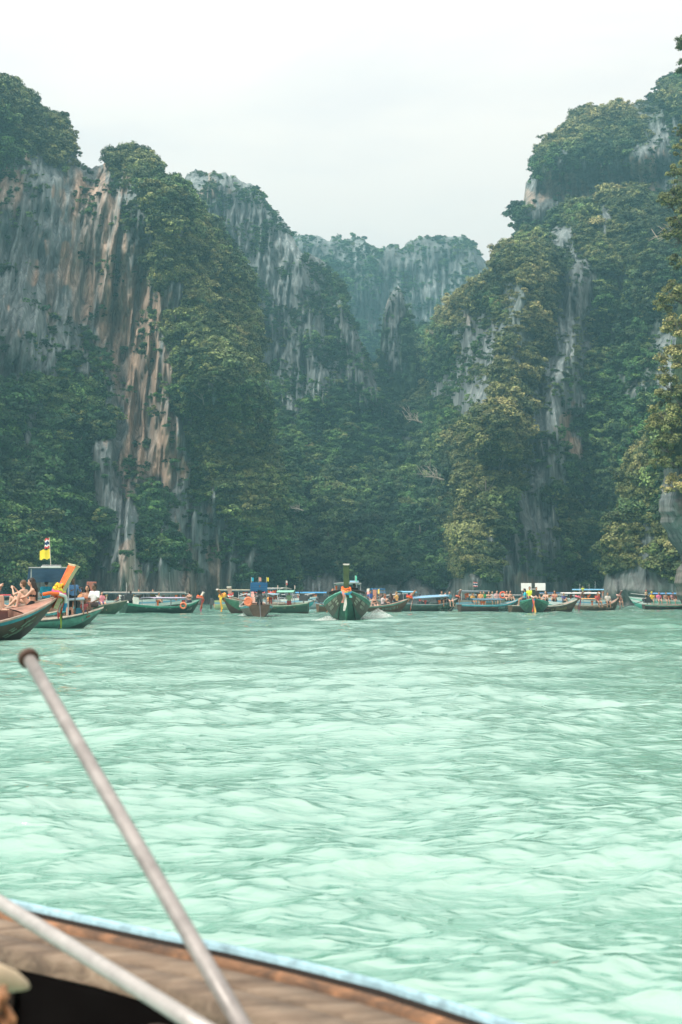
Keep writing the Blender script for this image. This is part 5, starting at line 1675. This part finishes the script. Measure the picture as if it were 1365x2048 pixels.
# O
T_, hT = longtail('longtail_boat', 'weathered brown boat with orange awning and dark prow near the cliff foot', LT, 1238, 122, 10, L=3.4 * .95 + .6, B=1.7, hullkw=dict(free=.4, bow=1.1, stern=.45),
                  colors=dict(hull=(.14, .09, .06), lower=(.10, .07, .05), stripe=(.2, .16, .12), rail=(.30, .26, .2), inside=DKBROWN), pr=dict(length=1.0, lean=16, w0=.2, w1=.28, mat=MW((.12, .06, .05), .6, .3), cap=MW((.55, .5, .45), .6, .2)))
lettering(T_, hT, -1, [(.62, .82, .55, .18)], MW((.55, .5, .42), .6, .2), 71)
canopy(T_, -1.6, .2, 1.3, .98, MW((.70, .36, .12), .6, .2), rise=.08, posts=2, base=.3)
garland(T_, hT, 'pale pink ribbons hanging from the dark prow by the cliff foot', [(.7, .4, .35)], [((.75, .35, .3), 1.0, 0), ((.7, .6, .55), 1.1, .1)], 1.1)

# Q: right edge
speedboat('white and mint speedboat with blue roof moored at the right edge', SPD, 1322, 132, 176, L=4.9, B=2.6, roofc=(.12, .33, .62), roofz=1.45, hullc=(.70, .74, .72), lower=(.14, .50, .42), stripe=(.25, .6, .5), antennas=1)
U_, hU = longtail('longtail_boat', 'dark flat long-tail boat at the right edge with its engine tail reaching left', LT, 1345, 126, 4, anchor='mid', L=5.2, B=1.7, hullkw=dict(free=.42, bow=.8, stern=.5), colors=dict(hull=(.06, .045, .035), lower=DKBROWN, stripe=(.16, .42, .34), rail=(.3, .28, .22), inside=DKBROWN))
engine(U_, hU, 3.1)
for x, c, hat, lab in ((1293, (.75, .55, .35), RED, 'person with a red hat standing at the left of the mint speedboat'), (1304, (.75, .5, .05), (.75, .6, .1), 'person in a yellow hat at the stern of the mint speedboat'), (1318, (.8, .2, .35), None, 'person in pink on the mint speedboat'),
                       (1332, None, None, 'bare shouldered person under the blue roof at right'), (1346, (.6, .3, .3), None, 'person in faded red half hidden by the near cliff')):
    person(lab, at(x, 1203 if x > 1300 else 1203, 131), R(-100 + x % 50), 'sit_bench' if x > 1300 else 'stand', 'fair', c, DKGREY, hat=hat, scale=1.0 if x > 1300 else .62, leg=.4)


EXTRA = [(240, 1206, 121, (.6, .2, .25), 'passenger in pinkish red under the left end of the cream canopy'), (262, 1205, 121, (.1, .12, .2), 'passenger in navy in the shade of the cream canopy'), (318, 1206, 121, (.5, .5, .45), 'passenger in khaki at the right end under the cream canopy'),
         (596, 1206, 137, (.6, .15, .12), 'passenger in red at the left of the grey white speedboat'), (630, 1207, 137, None, 'sunburnt passenger at the right of the grey white speedboat'), (540, 1208, 127, (.7, .3, .1), 'passenger in orange between the small red and blue canopies'),
         (770, 1206, 130, (.1, .1, .12), 'passenger in black left of the bowed passenger'), (884, 1204, 117, (.6, .6, .58), 'passenger in white beneath the long blue canopy'), (899, 1204, 117, (.1, .25, .3), 'passenger in teal beneath the long blue canopy'),
         (946, 1205, 129, (.7, .4, .1), 'passenger in amber at the left of the slanted grey roof'), (1110, 1203, 113, None, 'fair bare shouldered swimmer standing behind the cream rail'), (1128, 1205, 135, (.1, .1, .3), 'passenger in dark blue on the long white roofed speedboat'),
         (1196, 1206, 121, (.55, .1, .08), 'passenger in red beneath the orange awning'), (1216, 1206, 121, (.6, .55, .5), 'passenger in beige right of the orange awning'), (1240, 1206, 130, None, 'person hanging at the dark prow by the cliff foot')]
for x, y, Y, c, lab in EXTRA:
    person(lab, at(x, y, Y), R(-120 + (x * 7) % 80), 'sit_bench' if x % 3 else 'sit_knees', 'fair' if x % 2 else 'tan', c, DKGREY, swim=(.5, .05, .08) if c is None else None, hair=(.03, .02, .012) if x % 4 else (.16, .10, .05), leg=.4, long_=.5 if c is None else 0)

# ------------------------------------------------------------------ spray thrown up by the moving boats
def spray(label_xyz, n, spread, seed, hgt, decay=1.0):
    r = random.Random(seed); m = MB()
    for _ in range(n):
        u = r.random()
        p = Vector(label_xyz) + Vector((spread[0] * (r.gauss(0, .35)), spread[1] * r.uniform(-.5, .5), 0))
        dx = abs(p.x - label_xyz[0]) / spread[0]
        z = hgt * max(.05, 1 - dx * 1.5) * (r.random() ** 2.2)
        s = r.uniform(.010, .028)
        c = p + Vector((0, 0, z))
        a = [c + Vector((r.uniform(-1, 1), r.uniform(-1, 1), r.uniform(-1, 1))).normalized() * s for _ in range(4)]
        i = len(m.v); m.v += [tuple(q) for q in a]
        for f in ((0, 1, 2), (0, 2, 3), (0, 3, 1), (1, 3, 2)):
            m.f.append(tuple(i + k for k in f)); m.mi.append(0)
    return m


FOAM = paint((.86, .88, .87), .6, .03)
c1 = on_water(756, 1236)
tag(spray((c1.x, c1.y, 0), 4200, (1.5, 2.0), 1, .55).build('spray', FOAM), kind='stuff')
c1 = on_water(508, 1232)
tag(spray((c1.x, c1.y, 0), 3600, (1.5, 1.5), 2, .55).build('spray', FOAM), kind='stuff')
c1 = on_water(655, 1240)
tag(spray((c1.x, c1.y, 0), 1200, (.8, 1.5), 3, .25).build('spray', FOAM), kind='stuff')
c1 = on_water(1200, 1217)
tag(spray((c1.x, c1.y, 0), 1500, (1.8, 1.0), 4, .35).build('spray', FOAM), kind='stuff')

# ------------------------------------------------------------------ our own boat in the foreground
own = empty('longtail_boat', (0, 2.4, 0))
tag(own, 'worn wooden boat with a pale blue rail in the foreground, carrying the photographer', 'boat', LT)
OW = Vector((0, 2.4, 0))


def z_at(x, y, z):
    a, b = ray(x, y)
    Y = (z - CAM_H) / b
    return Vector((a * Y, Y, z))


railp = [z_at(x, y, .55) for x, y in ((-420, 1735), (-200, 1768), (0, 1803), (150, 1836), (300, 1868), (450, 1898), (600, 1932), (760, 1972), (900, 2016), (1040, 2062), (1250, 2135), (1500, 2230))]
inn = []
for k, p in enumerate(railp):
    d = (railp[min(k + 1, len(railp) - 1)] - railp[max(0, k - 1)]).normalized()
    inn.append(Vector((-d.y, d.x, 0)) * -1)     # towards the inside (camera side)


def strip(offs, name, mat, wob=None, smooth=True):
    """offs: list of (inward offset, height)"""
    P = []
    for (o_, zz) in offs:
        P.append([p + n * (o_ + (wob(k, o_) if wob else 0)) + Vector((0, 0, zz)) - OW for k, (p, n) in enumerate(zip(railp, inn))])
    return MB().grid(P).build(name, mat, own, smooth=smooth)


def woodmat(name, a, b, c, rough=.75, sc=(3, 30, 30)):
    t = NT(name)
    f = t.noise(sc, 1.0, 7, .65, .6)
    g = t.noise((6, 6, 6), 1.0, 5, .6)
    col = t.ramp(f, [(.3, a), (.5, b), (.7, c)])
    t.link(t.mix(1.0, col, t.ramp(g, [(.35, .55), (.6, 1.1)]), 'MULTIPLY'), t.p.inputs['Base Color'])
    t.p.inputs['Roughness'].default_value = rough
    t.bump(f, .4, .01)
    return t.m


WD = woodmat('weathered_wood', (.07, .045, .028), (.16, .115, .078), (.235, .18, .13))
WO = woodmat('peeling_wood', (.03, .02, .014), (.15, .075, .035), (.36, .17, .08), sc=(12, 12, 12))
strip([(-.014, -.02), (-.015, .0), (-.011, .007), (-.004, .008), (.0, .002), (.0, -.02)], 'rail', paint((.27, .44, .51), .55, .45, 0, 30))
strip([(-.018, -.02), (-.06, -.25), (-.22, -.62), (-.4, -.9)], 'outer_hull', paint((.10, .30, .36), .5, .3))
strip([(.0, -.006), (.008, -.030)], 'rail_groove', paint((.02, .015, .012), .9, .1))
strip([(.008, -.014), (.018, -.010), (.036, -.014), (.038, -.035)], 'rubbing_board', WO)
strip([(.041, -.026), (.044, -.020), (.098, -.026), (.101, -.05)], 'plank', WD)
strip([(.103, -.034), (.106, -.028), (.158, -.036), (.162, -.07)], 'plank', WD, wob=lambda k, o_: (0, 0, .0, -.010, -.022, -.004, .01, .02, .02, 0, 0, 0)[k] if o_ > .15 else 0)
strip([(.150, -.07), (.17, -.5), (.3, -.66)], 'inner_planking', paint((.004, .003, .003), 1.0, .2, 0, 3, 0.0), smooth=False)  # shade inside the hold put into the colour: near-black planking
strip([(.150, -.66), (1.8, -.66)], 'floor_boards', paint((.003, .0025, .002), 1.0, .2, 0, 3, 0.0), smooth=False)  # near-black as well, painting the dark bottom of the hold as shade
# ribs of the hold, whose shade is painted into the near-black boards
for k in (3, 5, 7):
    p, n = railp[k] - OW, inn[k]
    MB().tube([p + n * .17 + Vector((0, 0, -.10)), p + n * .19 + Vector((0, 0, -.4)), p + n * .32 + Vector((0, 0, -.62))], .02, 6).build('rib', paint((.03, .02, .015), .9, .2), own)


def metal_pole(p0, p1, r, label, mat, cap=None):
    root = empty('metal_pole', p0)
    tag(root, label, 'pole', 'bare metal poles over the foreground boat')
    d = (p1 - p0)
    MB().tube([d * (k / 6) for k in range(7)], r, 20).build('tube', mat, root, smooth=True)
    if cap:
        n = d.normalized()
        MB().tube([n * .002, n * .004, n * .014, n * .016], [r * 1.3, r * 1.6, r * 1.6, r * 1.3], 20).build('end_cap', cap, root, smooth=False)
        MB().ball((0, 0, 0), r * 1.15, 14, 10).build('rounded_tip', mat, root, smooth=True)
    return root


PM = paint((.27, .255, .245), .45, .3, .3, 22)
PM2 = paint((.40, .385, .37), .4, .25, .3, 22)
metal_pole(at(55, 1312, 2.62), at(530, 2130, 1.78), .0118, 'grey metal pole with brown end cap rising diagonally from the foreground boat', PM, paint((.06, .032, .02), .6, .3))
metal_pole(at(-60, 1768, 2.55), at(470, 2096, 1.80), .0118, 'shiny pale metal pole crossing the lower left corner', PM2)

# pale wooden tip and coarse rope in the lower left corner
m = MB().tube([at(-70, 1940, 1.7), at(-20, 1950, 1.72), at(25, 1962, 1.75), at(48, 1970, 1.77), at(56, 1974, 1.78)], [.019, .017, .013, .007, .003], 14)
tag(m.build('paddle', paint((.50, .40, .27), .6, .2, 0, 20), smooth=True), 'pale wooden paddle grip poking in at the lower left corner', 'paddle')
rr = random.Random(9)
m = MB()
for k in range(11):
    pts = []
    for i in range(9):
        pts.append(at(-95 + 11 * k + 14 * math.sin(i * 1.1 + k), 1985 + i * 20 + 8 * math.cos(k * 2 + i), 1.62 + .02 * math.sin(i * 2 + k)))
    m.tube(pts, .0055, 7)
tag(m.build('rope', woodmat('coir', (.10, .045, .015), (.36, .17, .07), (.55, .30, .14), sc=(60, 60, 60)), smooth=True), 'coarse brown rope heaped in the lower left corner', 'rope')
# ------------------------------------------------------------------ air
def build_haze():
    bm = bmesh.new()
    bmesh.ops.create_cube(bm, size=1.0)
    for v in bm.verts:
        v.co = Vector((v.co.x * 1000, (v.co.y + 0.5) * 760 - 30, (v.co.z + 0.5) * 199 - 4.5 - 1.0))
    me = bpy.data.meshes.new('haze'); bm.to_mesh(me); bm.free()
    m = bpy.data.materials.new('haze_air'); m.use_nodes = True
    n, l = m.node_tree.nodes, m.node_tree.links
    n.clear()
    out = n.new('ShaderNodeOutputMaterial')
    v = n.new('ShaderNodeVolumePrincipled')
    v.inputs['Color'].default_value = (0.34, 0.76, 0.90, 1)
    v.inputs['Density'].default_value = 0.00076
    v.inputs['Anisotropy'].default_value = 0.25
    l.new(v.outputs[0], out.inputs['Volume'])
    o = link_mesh('haze', me, mat=m)
    tag(o, kind='stuff')


build_haze()
